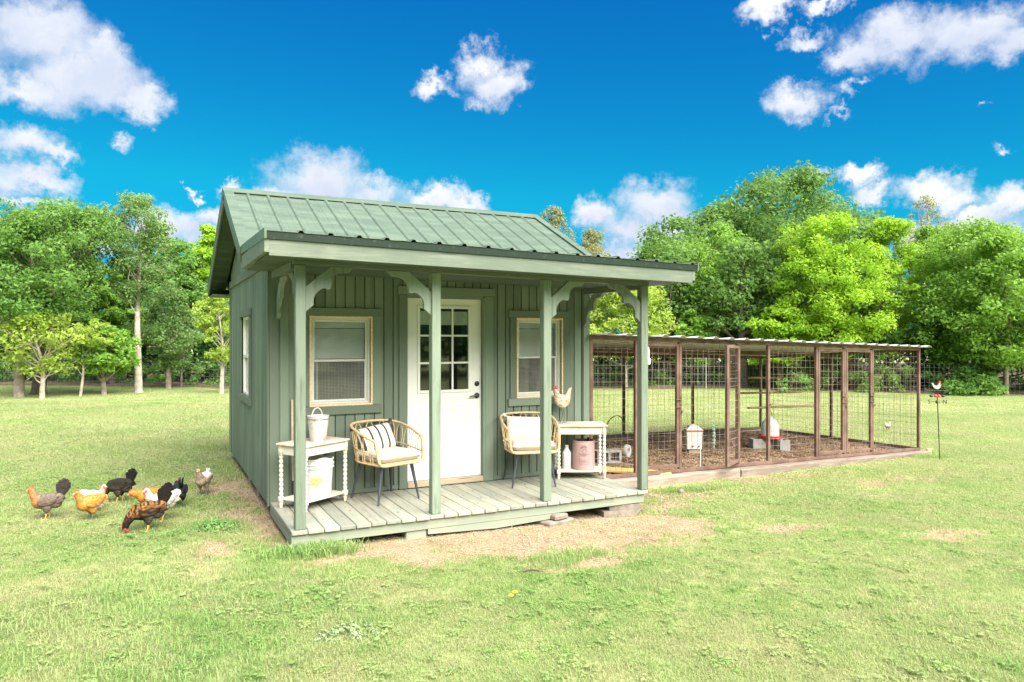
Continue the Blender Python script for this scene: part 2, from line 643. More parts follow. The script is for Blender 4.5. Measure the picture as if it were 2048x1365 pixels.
M['shabby'] = shabby()
t = NT('worn_table_top')
n = t.noise(4, 7, .7, (1, 9, 9))
M['shabby_top'] = t.done(t.mix(t.ramp(n, .44, .62, 0, .85), (.60, .55, .46), (.42, .315, .205)), .7)


def glass(name, dark=(.02, .024, .026), rough=.03):
    t = NT(name)
    tr = t.node('BsdfTransparent', Color=(.90, .92, .92))
    gl = t.node('BsdfGlossy', Color=(1, 1, 1), Roughness=rough)
    fr = t.node('Fresnel', IOR=1.55)
    mx = t.N.new('ShaderNodeMixShader')
    t.L.new(t.math('MULTIPLY', fr, 1.0), mx.inputs[0])
    t.L.new(tr, mx.inputs[1])
    t.L.new(gl, mx.inputs[2])
    t.L.new(mx.outputs[0], t.out.inputs[0])
    return t.mat


M['glass'] = glass('window_glass')


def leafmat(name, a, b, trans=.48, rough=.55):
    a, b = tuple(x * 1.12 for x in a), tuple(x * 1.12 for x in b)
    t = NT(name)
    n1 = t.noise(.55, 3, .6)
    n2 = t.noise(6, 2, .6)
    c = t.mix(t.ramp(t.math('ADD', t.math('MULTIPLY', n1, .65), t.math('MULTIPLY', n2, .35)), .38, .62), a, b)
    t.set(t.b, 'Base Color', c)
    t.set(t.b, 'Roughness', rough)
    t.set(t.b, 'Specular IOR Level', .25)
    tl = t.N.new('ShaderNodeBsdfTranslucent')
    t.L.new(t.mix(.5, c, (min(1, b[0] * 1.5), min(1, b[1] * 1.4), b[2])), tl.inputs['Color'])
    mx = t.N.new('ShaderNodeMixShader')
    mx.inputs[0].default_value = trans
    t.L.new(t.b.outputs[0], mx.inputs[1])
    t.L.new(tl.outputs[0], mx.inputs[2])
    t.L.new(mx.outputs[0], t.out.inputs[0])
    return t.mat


LF = {
    'dark': leafmat('leaf_dark', (.085, .180, .040), (.165, .290, .072)),
    'mid': leafmat('leaf_mid', (.095, .210, .042), (.190, .335, .080)),
    'fresh': leafmat('leaf_fresh', (.125, .260, .036), (.235, .395, .072)),
    'lime': leafmat('leaf_lime', (.165, .325, .022), (.310, .480, .042)),
    'yellow': leafmat('leaf_yellow', (.215, .325, .045), (.360, .465, .095)),
    'grey': leafmat('leaf_greyish', (.120, .215, .065), (.210, .330, .110)),
    'olive': leafmat('leaf_olive', (.180, .200, .070), (.300, .310, .130)),
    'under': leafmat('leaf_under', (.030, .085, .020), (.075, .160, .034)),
}

# ------------------------------------------------------------------ ground
def vnoise(x, y, seed=0):
    x, y = np.asarray(x, float), np.asarray(y, float)
    xi, yi = np.floor(x).astype(np.int64), np.floor(y).astype(np.int64)
    fx, fy = x - xi, y - yi
    fx, fy = fx * fx * (3 - 2 * fx), fy * fy * (3 - 2 * fy)

    def h(a, b):
        n = (a * 374761393 + b * 668265263 + seed * 1442695041) & 0x7fffffff
        n = ((n ^ (n >> 13)) * 1274126177) & 0x7fffffff
        return ((n ^ (n >> 16)) & 0xffff) / 65535.0
    return (h(xi, yi) * (1 - fx) + h(xi + 1, yi) * fx) * (1 - fy) + (h(xi, yi + 1) * (1 - fx) + h(xi + 1, yi + 1) * fx) * fy


def fbm(x, y, seed=0, o=4):
    t, a, s = 0, .5, 0
    for i in range(o):
        t = t + a * vnoise(np.asarray(x) * 2 ** i, np.asarray(y) * 2 ** i, seed + i * 17)
        s += a
        a *= .55
    return t / s


def gz(x, y):
    """ground height: a lawn that falls gently to the right"""
    x, y = np.asarray(x, float), np.asarray(y, float)
    z = -.17 - .022 * np.clip(x, -4, 12)
    return z + .02 * (vnoise(x * .35, y * .35, 5) - .5)


def gp(u, v):
    z = -.2
    d = pix_dir(u, v)
    for _ in range(12):
        k = (z - CAM[2]) / d.z
        x, y = CAM[0] + k * d.x, CAM[1] + k * d.y
        z = float(gz(x, y))
    return x, y, z


# chicken run frame: s along the front, t towards the back
RTH = R(4.46)
RA = (3.87, 0.0)
RUX, RUY = math.cos(RTH), math.sin(RTH)
RLEN, RDEP = 7.24, 3.43


def zb(s): return -.10 - .0285 * s


def rp(s, t, h=0.0):
    return (RA[0] + s * RUX - t * RUY, RA[1] + s * RUY + t * RUX, zb(s) + h)


def run_st(x, y):
    dx, dy = np.asarray(x) - RA[0], np.asarray(y) - RA[1]
    return dx * RUX + dy * RUY, -dx * RUY + dy * RUX


def sstep(a, b, x):
    t = np.clip((x - a) / (b - a), 0, 1)
    return t * t * (3 - 2 * t)


def blob(x, y, cx, cy, rx, ry, soft=.5):
    d = np.sqrt(((x - cx) / rx) ** 2 + ((y - cy) / ry) ** 2)
    return 1 - sstep(1 - soft, 1 + soft, d)


def dirt(x, y):
    x, y = np.asarray(x, float), np.asarray(y, float)
    n = fbm(x * 3.4, y * 3.4, 3, 5) - .5
    d = 0 * x
    for (cx, cy, rx, ry) in ((1.7, -1.55, 1.5, .62), (2.6, -1.8, 1.25, .62), (3.4, -1.55, .75, .65), (2.1, -2.3, .55, .32), (.55, -1.55, .55, .22), (3.0, -.8, 1.4, .9)):
        d = np.maximum(d, blob(x, y, cx, cy, rx, ry, .6))
    d = np.maximum(d, .62 * blob(x, y, -.62, -.9, .45, .3, .9))
    for (cx, cy, rx, ry) in ((-.12, .7, .38, 1.3), (-.25, 1.8, .35, .6), (-.15, -.2, .25, .8)):
        d = np.maximum(d, .9 * blob(x, y, cx, cy, rx, ry, .75))
    for (cx, cy, rx, ry) in ((6.55, -.15, .85, .36), (7.6, -.25, .9, .25), (4.6, -.5, .9, .3), (8.2, -1.0, 1.2, .3), (9.0, -.7, .8, .25), (6.0, -3.1, .5, .2), (4.7, -2.3, .5, .2)):
        d = np.maximum(d, .72 * blob(x, y, cx, cy, rx, ry, .8))
    shed = (x > -.02) & (x < 3.8) & (y > -1.2) & (y < 3.95)
    d = np.where(shed, 1.0, d)
    patch = sstep(.60, .82, fbm(x * 1.3, y * 1.8, 11, 4)) * .50
    return np.clip(np.maximum(d + n * 1.6 * np.clip(d * 6, 0, 1), patch), 0, 1)


def build_ground():
    def axis(a, b, st):
        core = list(np.arange(a, b + 1e-6, st))
        lo, hi, g = [a], [b], st
        while hi[-1] < 900:
            g *= 1.22
            hi.append(hi[-1] + g)
            lo.append(lo[-1] - g)
        return np.array(lo[:0:-1] + core + hi[1:])
    xs, ys = axis(-7, 13, .09), axis(-5.2, 5, .09)
    X, Y = np.meshgrid(xs, ys)
    Z = gz(X, Y)
    D = dirt(X, Y)
    near = (np.abs(X - 2) < 14) & (np.abs(Y) < 9)
    Z = Z + np.where(near, .012 * (fbm(X * 3, Y * 3, 21) - .5) - .012 * D, 0)
    V = np.stack([X, Y, Z], -1).reshape(-1, 3)
    ny, nx = X.shape
    i = (np.arange(ny - 1)[:, None] * nx + np.arange(nx - 1)[None]).ravel()
    F = np.stack([i, i + 1, i + nx + 1, i + nx], 1)
    t = NT('lawn_ground')
    at = t.node('Attribute', 0, {'attribute_name': 'tone'})
    sepc = t.node('SeparateColor', 0, Color=at)
    n1 = t.noise(.35, 4, .6)
    n2 = t.noise(1.8, 5, .65)
    n3 = t.noise(30, 4, .7)
    n4 = t.noise(140, 3, .7)
    g = t.mix(t.ramp(n1, .35, .65), (.225, .290, .110), (.305, .340, .155))
    g = t.mix(t.ramp(n2, .4, .68, 0, .6), g, (.315, .305, .145))
    g = t.mix(t.ramp(n3, .45, .7, 0, .40), g, (.160, .255, .055))
    e1 = t.mix(t.ramp(n3, .35, .65), (.235, .168, .098), (.350, .270, .165))
    e1 = t.mix(t.ramp(n4, .5, .68, 0, .8), e1, (.43, .35, .235))
    e1 = t.mix(t.ramp(n2, .5, .66, 0, .6), e1, (.17, .115, .075))
    far_ = t.node('CameraData', 1) if False else None
    fac = t.ramp(t.math('ADD', sepc, t.math('MULTIPLY', t.math('SUBTRACT', n3, .5), .7)), .3, .6)
    c = t.mix(fac, g, e1)
    t.bump(t.math('ADD', n3, t.math('MULTIPLY', n4, .5)), .6, .02)
    t.done(c, .95, 0, .15)
    me = np_mesh('ground', V, F, t.mat, True, np.repeat(D.reshape(-1, 1), 3, 1))
    tag(link('ground', me), kind='structure', label='wide mown lawn with bare earth around the shed')


build_ground()


# ------------------------------------------------------------------ grass
def grassmat(name, a, b, dry):
    t = NT(name)
    loc = t.node('ObjectInfo', 'Location')
    rnd = t.node('ObjectInfo', 'Random')
    n1 = t.node('TexNoise', Vector=loc, Scale=.55, Detail=4.0, Roughness=.6)
    c = t.mix(t.ramp(n1, .36, .64), a, b)
    n2 = t.node('TexNoise', Vector=loc, Scale=1.6, Detail=3.0, Roughness=.65)
    c = t.mix(t.ramp(t.math('ADD', t.math('MULTIPLY', n2, .85), t.math('MULTIPLY', rnd, .15)), .42, .66, 0, .8), c, dry)
    hs = t.N.new('ShaderNodeHueSaturation')
    t.L.new(c, hs.inputs['Color'])
    t.L.new(t.ramp(rnd, 0, 1, .99, 1.13), hs.inputs['Value'])
    c = hs.outputs[0]
    t.set(t.b, 'Base Color', c)
    t.set(t.b, 'Roughness', .6)
    t.set(t.b, 'Specular IOR Level', .3)
    tl = t.N.new('ShaderNodeBsdfTranslucent')
    t.L.new(c, tl.inputs['Color'])
    mx = t.N.new('ShaderNodeMixShader')
    mx.inputs[0].default_value = .55
    t.L.new(t.b.outputs[0], mx.inputs[1])
    t.L.new(tl.outputs[0], mx.inputs[2])
    t.L.new(mx.outputs[0], t.out.inputs[0])
    return t.mat


def tuft(name, nb, h, spread, width, mat, seed, lean=.6):
    r = np.random.default_rng(seed)
    V, F = [], []
    for i in range(nb):
        a = r.uniform(0, 2 * math.pi)
        d = np.array([math.cos(a), math.sin(a)])
        p = r.normal(0, spread, 2)
        hh = h * r.uniform(.5, 1.25)
        w = width * r.uniform(.7, 1.3)
        ln = lean * r.uniform(.2, 1.4) * hh
        side = np.array([-d[1], d[0]]) * w / 2
        b = len(V)
        m = p + d * ln * .35
        e = p + d * ln
        V += [(*(p - side), -.005), (*(p + side), -.005), (*(m + side * .9), hh * .6), (*(m - side * .9), hh * .6), (*e, hh * (1 - .25 * ln / hh))]
        F += [(b, b + 1, b + 2, b + 3), (b + 3, b + 2, b + 4)]
    me = bpy.data.meshes.new(name)
    me.from_pydata(V, [], F)
    me.materials.append(mat)
    return bpy.data.objects.new(name, me)


def clover(name, mat, seed):
    r = np.random.default_rng(seed)
    mb = MB()
    for i in range(16):
        x, y = r.normal(0, .035, 2)
        h = r.uniform(.012, .035)
        s = r.uniform(.004, .008)
        a0 = r.uniform(0, 6.3)
        for k in range(3):
            a = a0 + k * 2.1
            cx, cy = x + math.cos(a) * s, y + math.sin(a) * s
            tx, ty = r.normal(0, .3, 2)
            vs = []
            for j in range(5):
                b = 2 * math.pi * j / 5
                px, py = math.cos(b) * s, math.sin(b) * s
                vs.append((cx + px, cy + py, h + px * tx + py * ty))
            mb.add(vs, [(0, 1, 2, 3, 4)])
    return bpy.data.objects.new(name, mb.mesh(name, mat))


def scatter(name, P, rz, sc, idx, objs, label, tilt=None):
    col = bpy.data.collections.new(name + '_pieces')
    for o in objs: col.objects.link(o)
    me = bpy.data.meshes.new(name)
    me.vertices.add(len(P))
    me.vertices.foreach_set('co', np.asarray(P, np.float32).ravel())
    rot = np.zeros((len(P), 3), np.float32)
    if tilt is not None: rot[:, :2] = tilt
    rot[:, 2] = rz
    a = me.attributes.new('rot', 'FLOAT_VECTOR', 'POINT')
    a.data.foreach_set('vector', rot.ravel())
    a = me.attributes.new('scl', 'FLOAT', 'POINT')
    a.data.foreach_set('value', np.asarray(sc, np.float32))
    a = me.attributes.new('idx', 'INT', 'POINT')
    a.data.foreach_set('value', np.asarray(idx, np.int32))
    me.update()
    o = link(name, me)
    ng = bpy.data.node_groups.new(name, 'GeometryNodeTree')
    ng.interface.new_socket('Geometry', in_out='INPUT', socket_type='NodeSocketGeometry')
    ng.interface.new_socket('Geometry', in_out='OUTPUT', socket_type='NodeSocketGeometry')
    N, L = ng.nodes, ng.links
    gi, go = N.new('NodeGroupInput'), N.new('NodeGroupOutput')
    iop = N.new('GeometryNodeInstanceOnPoints')
    ci = N.new('GeometryNodeCollectionInfo')
    ci.inputs['Collection'].default_value = col
    ci.inputs['Separate Children'].default_value = True
    ci.inputs['Reset Children'].default_value = True

    def na(n, typ):
        x = N.new('GeometryNodeInputNamedAttribute')
        x.data_type = typ
        x.inputs['Name'].default_value = n
        return x.outputs['Attribute']
    L.new(gi.outputs[0], iop.inputs['Points'])
    L.new(ci.outputs[0], iop.inputs['Instance'])
    iop.inputs['Pick Instance'].default_value = True
    L.new(na('idx', 'INT'), iop.inputs['Instance Index'])
    L.new(na('rot', 'FLOAT_VECTOR'), iop.inputs['Rotation'])
    L.new(na('scl', 'FLOAT'), iop.inputs['Scale'])
    L.new(iop.outputs[0], go.inputs[0])
    md = o.modifiers.new('scatter', 'NODES')
    md.node_group = ng
    return tag(o, label, None, None, 'stuff')


GM = [grassmat('grass_blade', (.295, .415, .140), (.385, .470, .190), (.465, .465, .250)),
      grassmat('grass_blade_fresh', (.240, .400, .120), (.325, .455, .165), (.415, .460, .215)),
      grassmat('grass_blade_dry', (.360, .410, .180), (.430, .445, .235), (.49, .45, .285))]


def build_grass():
    r = np.random.default_rng(11)
    s, c = math.sin(YAW), math.cos(YAW)

    def pts(d0, d1, dens, wide=.98):
        # uniform density wedge in front of the lens, widened at the sides
        n = int(dens * wide * (d1 * d1 - d0 * d0) + 4.0 * dens * (d1 - d0))
        d = np.sqrt(r.uniform(d0 * d0, d1 * d1, n))
        l = r.uniform(-1, 1, n) * (d * wide + 2.0)
        x, y = CAM[0] + d * s + l * c, CAM[1] + d * c - l * s
        return x, y

    def keep(x, y):
        D = dirt(x, y)
        k = r.uniform(0, 1, len(x)) > np.clip(D * 1.35 - .05, 0, .985)
        k &= ~((x > .03) & (x < 3.74) & (y > -1.2) & (y < 3.95))
        st = run_st(x, y)
        k &= ~((st[0] > -.1) & (st[0] < 7.5) & (st[1] > -.2) & (st[1] < 3.7))
        return k
    # (instances are picked in alphabetical order of these names)
    tufts = [tuft('grass_tuft_0', 22, .024, .034, .0036, GM[0], 1, .9), tuft('grass_tuft_1', 20, .030, .034, .0036, GM[1], 2, .9),
             tuft('grass_tuft_2', 22, .019, .040, .0034, GM[2], 3, 1.3), tuft('grass_tuft_3', 26, .021, .044, .0036, GM[0], 4, 1.1),
             tuft('grass_tuft_4', 20, .048, .035, .0050, GM[1], 6, .9),
             tuft('grass_tuft_5', 30, .022, .10, .0075, GM[0], 7, 1.2), tuft('grass_tuft_6', 30, .018, .11, .0075, GM[2], 8, 1.4), clover('grass_tuft_7', GM[1], 5)]
    P, A, Sc, I = [], [], [], []
    for d0, d1, dens in ((.6, 3.3, 500), (3.3, 5, 1150), (5, 7, 900), (7, 9, 620), (9, 11, 420), (11, 14, 250), (14, 20, 110), (20, 34, 48)):
        x, y = pts(d0, d1, dens)
        k = keep(x, y)
        x, y = x[k], y[k]
        n = len(x)
        dd = (x - CAM[0]) * s + (y - CAM[1]) * c
        big = fbm(x * .8, y * .8, 31)
        pr_ = r.uniform(0, 1, n)
        idx = np.where(pr_ < .34, 0, np.where(pr_ < .46, 1, np.where(pr_ < .74, 2, np.where(pr_ < .975, 3, 7))))
        idx = np.where((big > .62) & (r.uniform(0, 1, n) < .045) & (y < 1.5), 4, idx)
        idx = np.where(r.uniform(0, 1, n) < sstep(6, 13, dd), np.where(pr_ < .6, 5, 6), idx)
        P.append(np.stack([x, y, gz(x, y)], 1))
        A.append(r.uniform(0, 6.28, n))
        Sc.append((1 + .25 * sstep(6, 16, dd)) * r.uniform(.75, 1.25, n) * (.75 + .5 * big))
        I.append(idx)
    # taller grass against the deck corner, the tie and the fence line
    for (cx, cy, rx, ry, n, sc) in ((.15, -1.36, .28, .08, 130, 1.7), (5.2, -.42, .5, .07, 120, 1.2), (10.9, .25, .3, .1, 60, 1.3), (-.5, -.15, .22, .16, 60, 1.4),
                                    (-1.2, -1.9, .5, .4, 70, 1.2), (-.9, -3.3, .45, .3, 60, 1.1), (2.2, -3.3, .5, .35, 60, 1.0), (2.1, -2.35, .3, .16, 90, 1.0), (-1.9, -2.6, .5, .3, 60, 1.2)):
        x, y = r.normal(cx, rx * .6, n), r.normal(cy, ry * .6, n)
        P.append(np.stack([x, y, gz(x, y)], 1))
        A.append(r.uniform(0, 6.28, n))
        Sc.append(sc * r.uniform(.6, 1.2, n))
        I.append(np.full(n, 4))
    P, A, Sc, I = map(np.concatenate, (P, A, Sc, I))
    scatter('lawn_grass', P, A, Sc, I, tufts, 'short bright green lawn grass with clover and dry blades')
    # wood shavings and straw crumbs on the bare earth
    fl = []
    for k, col in enumerate(((.40, .31, .20), (.30, .22, .14), (.46, .385, .28))):
        m = plain('shaving', col, .9, 0, .2, 30, 0)
        mb = MB()
        for j in range(9):
            a = r.uniform(0, 6.28)
            l, w = r.uniform(.007, .020), r.uniform(.002, .005)
            p = r.normal(0, .035, 2)
            mb.box((p[0], p[1], r.uniform(.001, .008)), (l, w, .002), Matrix.Rotation(a, 3, 'Z') @ Matrix.Rotation(r.uniform(-.4, .4), 3, 'Y'))
        fl.append(bpy.data.objects.new('shaving', mb.mesh('shaving', m)))
    x = np.concatenate([r.uniform(-1.2, 5, 16000), r.uniform(4, 10, 9000)])
    y = np.concatenate([r.uniform(-3, 2.2, 16000), r.uniform(-1.5, .4, 9000)])
    k = (dirt(x, y) > r.uniform(.35, .8, len(x))) & ~((x > .1) & (x < 3.7) & (y > -1.0))
    st = run_st(x, y)
    k &= ~((st[0] > -.1) & (st[0] < 7.5) & (st[1] > -.12))
    x, y = x[k], y[k]
    scatter('wood_shavings', np.stack([x, y, gz(x, y) - .010], 1), r.uniform(0, 6.28, len(x)), r.uniform(.6, 1.3, len(x)), r.integers(0, 3, len(x)), fl,
            'pale wood shavings and straw strewn over bare earth by the deck')


build_grass()

# ------------------------------------------------------------------ shed
W_, L_, D_ = 3.80, 3.97, 1.262
DOOR = (1.443, 2.37, 0.0, 2.115)
WIN1 = (.405, 1.035, .955, 1.868)
WIN2 = (2.80, 3.40, .955, 1.878)
SWIN = (1.56, 2.46, .93, 1.92)
WT = 2.46
RIDGE = (1.986, 3.49)
BRK = (.08, 2.545)
EAVE = (4.75, 2.43)
XL, XR = -.25, 4.12


def roof_z(y):
    if y < RIDGE[0]:
        return BRK[1] + (y - BRK[0]) * (RIDGE[1] - BRK[1]) / (RIDGE[0] - BRK[0])
    return RIDGE[1] + (y - RIDGE[0]) * (EAVE[1] - RIDGE[1]) / (EAVE[0] - RIDGE[0])


def window_parts(shed, x0, x1, z0, z1, off, wand):
    """double-hung window with bead trim and hardware-cloth guard, in the front wall"""
    mid = z0 + (z1 - z0) * .505
    wf = MB()
    fw = .024
    for (a, b, c, d) in ((x0, x0 + fw, z0, z1), (x1 - fw, x1, z0, z1), (x0 + fw, x1 - fw, z1 - fw, z1), (x0 + fw, x1 - fw, z0, z0 + fw)):
        wf.bx(a, b, .022, .085, c, d, .004)
    win = wf.build('window', M['vinyl'], shed, off)
    u = MB()
    sx0, sx1 = x0 + fw + .002, x1 - fw - .002
    for nm, zz0, zz1, yy in (('upper_sash', mid - .012, z1 - fw - .002, .048), ('lower_sash', z0 + fw + .002, mid + .012, .070)):
        s_ = MB()
        r_ = .022
        for (a, b, c, d) in ((sx0, sx0 + r_, zz0, zz1), (sx1 - r_, sx1, zz0, zz1), (sx0 + r_, sx1 - r_, zz1 - r_, zz1), (sx0 + r_, sx1 - r_, zz0, zz0 + r_)):
            s_.bx(a, b, yy - .010, yy + .010, c, d, .003)
        s_.build(nm, M['vinyl'], win)
        MB().bx(sx0 + r_ - .004, sx1 - r_ + .004, yy - .002, yy + .002, zz0 + r_ - .004, zz1 - r_ + .004).build('pane', M['glass'], win)
    # blind gathered in the upper half
    b = MB()
    b.bx(sx0 + .01, sx1 - .01, .10, .135, z1 - .11, z1 - .03)
    k = z1 - .13
    while k > mid + .01:
        b.box(((sx0 + sx1) / 2, .118, k), (sx1 - sx0 - .03, .024, .0022), Matrix.Rotation(R(58), 3, 'X'))
        k -= .0195
    if wand:
        b.tube([(sx0 + .06, .11, mid + .05), (sx0 + .06, .11, z0 + .05)], .006, 6)
    b.build('blind', M['blind'], win)
    # string of wooden beads round the opening
    bd = MB()
    e = .006
    per = [(x0 - e, z0 - e), (x1 + e, z0 - e), (x1 + e, z1 + e), (x0 - e, z1 + e)]
    for i in range(4):
        (a, c), (d, f) = per[i], per[(i + 1) % 4]
        n = int(round(math.hypot(d - a, f - c) / .0195))
        for k in range(n):
            bd.ball((a + (d - a) * k / n, -.022, c + (f - c) * k / n), .0130, None, 6, 5)
    bd.build('bead_trim', M['bead'], win, smooth=180)
    # hardware cloth
    wm = MB()
    n = int((x1 - x0) / .0148)
    for i in range(1, n):
        x = x0 + (x1 - x0) * i / n
        wm.bx(x - .0007, x + .0007, -.013, -.0116, z0, z1)
    n = int((z1 - z0) / .0148)
    for i in range(1, n):
        z = z0 + (z1 - z0) * i / n
        wm.bx(x0, x1, -.0116, -.0102, z - .0007, z + .0007)
    wm.build('wire_mesh', M['wire'], win)


def build_shed():
    base = (1.9, 1.4, -.2)
    shed = thing('garden_shed', 'green timber shed with metal roof and covered front porch, used as a hen house', 'shed', base)
    off = neg(base)

    def part(mb, name, mat, smooth=None, parent=None):
        return mb.build(name, M[mat] if isinstance(mat, str) else mat, parent or shed, off if parent is None else (0, 0, 0), smooth=smooth)
    # ---- wall cores behind the siding
    w = MB()
    xs = [0.02, WIN1[0], WIN1[1], DOOR[0], DOOR[1], WIN2[0], WIN2[1], 3.78]
    for i in range(len(xs) - 1):
        a, b = xs[i], xs[i + 1]
        op = {1: WIN1, 3: DOOR, 5: WIN2}.get(i)
        if op is None:
            w.bx(a, b, .024, .09, -.05, WT)
        else:
            if op[2] > 0: w.bx(a, b, .024, .09, -.05, op[2])
            w.bx(a, b, .024, .09, op[3], WT)
    w.bx(.02, 3.78, 3.88, 3.95, -.05, WT)
    w.bx(3.70, 3.78, .095, 3.875, -.05, WT)
    part(w, 'wall', 'paint_z')
    part(MB().bx(.03, 3.77, .10, 3.87, -.10, -.02), 'floor', 'dark_inside')
    # ---- front siding, one board at a time
    pk = []
    x = .448 - .1047 * 4
    cuts = sorted({.06, 3.74, *[c for c in (WIN1[0], WIN1[1], DOOR[0], DOOR[1], WIN2[0], WIN2[1])]})
    edges = [.448 + .1047 * k for k in range(-4, 33)]
    for k in range(len(edges) - 1):
        a, b = max(edges[k], .06), min(edges[k + 1], 3.74)
        if b <= a: continue
        sub = [a] + [c for c in cuts if a + .004 < c < b - .004] + [b]
        for i in range(len(sub) - 1):
            p, q = sub[i], sub[i + 1]
            m = (p + q) / 2
            spans = [(-.04, WT - .01)]
            for op in (WIN1, DOOR, WIN2):
                if op[0] < m < op[1]:
                    spans = [(-.04, op[2]), (op[3], WT - .01)]
            g0 = .005 if p == a else 0
            g1 = .005 if q == b else 0
            for z0, z1 in spans:
                if z1 - z0 > .02:
                    part(MB().bx(p + g0, q - g1, -.002, .0235, z0, z1, .003), 'siding_board', 'paint_z')
    # ---- side walls: fine grooved siding
    for xx, sgn in ((0.0, 1), (3.8, -1)):
        s_ = MB()
        y = .02
        while y < 3.95:
            y1 = min(y + .1016, 3.95)
            segs = [(-.055, None)]
            if sgn > 0 and y1 > SWIN[0] and y < SWIN[1]:
                segs = [(-.055, SWIN[2]), (SWIN[3], None)]
            a, b = y + .002, y1 - .002
            for z0, z1 in segs:
                za, zc = (z1, z1) if z1 else (roof_z(a) - .13, roof_z(b) - .13)
                X0, X1 = (xx, xx + .018 * sgn)
                vs = [(X0, a, z0), (X0, b, z0), (X0, b, zc), (X0, a, za), (X1, a, z0), (X1, b, z0), (X1, b, zc), (X1, a, za)]
                s_.add(vs, [(0, 1, 2, 3), (7, 6, 5, 4), (0, 4, 5, 1), (1, 5, 6, 2), (2, 6, 7, 3), (3, 7, 4, 0)])
            y = y1
        o = part(s_, 'side_siding', 'side')
        tag(o, kind='stuff')
    c = MB()
    c.bx(.019, .06, .095, SWIN[0], -.05, WT)
    c.bx(.019, .06, SWIN[1], 3.875, -.05, WT)
    c.bx(.019, .06, SWIN[0], SWIN[1], -.05, SWIN[2])
    c.bx(.019, .06, SWIN[0], SWIN[1], SWIN[3], WT)
    part(c, 'inner_wall', 'dark_inside')
    # corner boards, base board, frieze
    for (x0, x1, y0, y1) in ((-.004, .085, -.02, -.0035), (.098, .185, -.018, -.0035), (3.712, 3.804, -.02, -.0035)):
        part(MB().bx(x0, x1, y0, y1, -.04, 2.40, .003), 'corner_board', 'paint_z')
    part(MB().bx(-.022, -.003, .0, .06, -.05, 2.38, .003), 'corner_board', 'paint_z')
    part(MB().bx(-.022, -.003, 3.90, 3.97, -.05, 2.38, .003), 'corner_board', 'paint_z')
    part(MB().bx(-.024, -.002, -.0, 3.97, 2.385, 2.485, .004), 'frieze_board', 'trim_y')
    for x0, x1 in ((.19, 1.34), (2.485, 3.71)):
        part(MB().bx(x0, x1, -.016, -.003, .004, .052, .003), 'base_board', 'paint_x')
    # ---- porch ceiling soffit, beam
    sl_ = lambda x: -.017 * (x - .1)          # the porch roof sags to the right

    def sbx(mb, x0, x1, y0, y1, z0, z1, n=4, bev=0):
        # a long member that follows the sag
        vs = []
        for x in (x0, x1):
            dz = sl_(x)
            vs += [(x, y0, z0 + dz), (x, y1, z0 + dz), (x, y1, z1 + dz), (x, y0, z1 + dz)]
        return mb.add(vs, [(3, 2, 1, 0), (4, 5, 6, 7), (0, 1, 5, 4), (1, 2, 6, 5), (2, 3, 7, 6), (3, 0, 4, 7)])
    part(sbx(MB(), -.225, 4.10, -1.573, -1.535, 2.31, 2.447), 'fascia_board', 'trim_x')
    for x0, x1 in ((-.262, -.226), (4.101, 4.136)):
        part(sbx(MB(), x0, x1, -1.574, .02, 2.335, 2.465), 'return_board', 'trim_y')
    yb = -1.534
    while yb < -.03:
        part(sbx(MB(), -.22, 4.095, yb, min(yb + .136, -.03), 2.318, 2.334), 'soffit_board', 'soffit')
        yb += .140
    part(sbx(MB(), .02, 3.775, -1.245, -1.16, 2.285, 2.317), 'porch_beam', 'trim_x')
    for xx in (.0, 3.70):
        part(sbx(MB(), xx + .012, xx + .088, -1.155, -.03, 2.25, 2.317), 'porch_beam', 'paint_y')
    # ---- posts and brackets
    PX = (.036, 1.276, 2.470, 3.682)
    for i, px in enumerate(PX):
        part(MB().bx(px, px + .089, -1.242, -1.153, .002, 2.284 + sl_(px), .006), 'porch_post', 'post_z')
    prof = [(0, .40), (0, .184), (.213, .004), (.42, .004), (.376, .05), (.32, .054), (.29, .06), (.263, .074), (.245, .09), (.232, .11), (.224, .14), (.222, .165),
            (.213, .197), (.19, .203), (.163, .192), (.14, .198), (.119, .21), (.098, .23), (.081, .254), (.070, .28), (.066, .31), (.069, .34)]

    def bracket(o, ux):
        pts = [(a, -b) for a, b in prof]
        part(MB().prism(pts, o, ux, (0, 0, 1), .038), 'scroll_bracket', 'post_z')
    zt = 2.284
    bracket((PX[0] + .090, -1.20, zt + sl_(.3)), (1, 0, 0))
    bracket((PX[1] - .001, -1.20, zt + sl_(1.1)), (-1, 0, 0))
    bracket((PX[2] + .090, -1.20, zt + sl_(2.7)), (1, 0, 0))
    bracket((PX[3] - .001, -1.20, zt + sl_(3.5)), (-1, 0, 0))
    for px in (PX[0] + .045, PX[3] + .045):
        bracket((px, -1.152, 2.248 + sl_(px)), (0, 1, 0))
        bracket((px, -.021, 2.248 + sl_(px)), (0, -1, 0))
    # ---- door
    x0, x1, z0, z1 = DOOR
    part(MB().bx(1.346, 1.440, -.024, -.003, .0, 2.130, .004), 'door_casing', 'paint_z')
    part(MB().bx(2.374, 2.480, -.024, -.003, .0, 2.130, .004), 'door_casing', 'paint_z')
    part(MB().bx(1.330, 2.496, -.027, -.003, 2.132, 2.222, .004), 'door_casing', 'paint_x')
    part(MB().bx(1.4405, 1.4435, -.02, .09, .0, 2.115).bx(2.352, 2.3735, -.02, .09, .0, 2.115).bx(1.4435, 2.352, -.01, .09, 2.098, 2.131), 'door_jamb', 'paint_z')
    part(MB().bx(1.444, 2.351, -.03, .09, .004, .066, .006), 'door_sill', 'raw_x')
    dm = MB()
    a, b = 1.447, 2.349
    gx0, gx1, gz0, gz1 = 1.602, 2.194, 1.062, 1.988
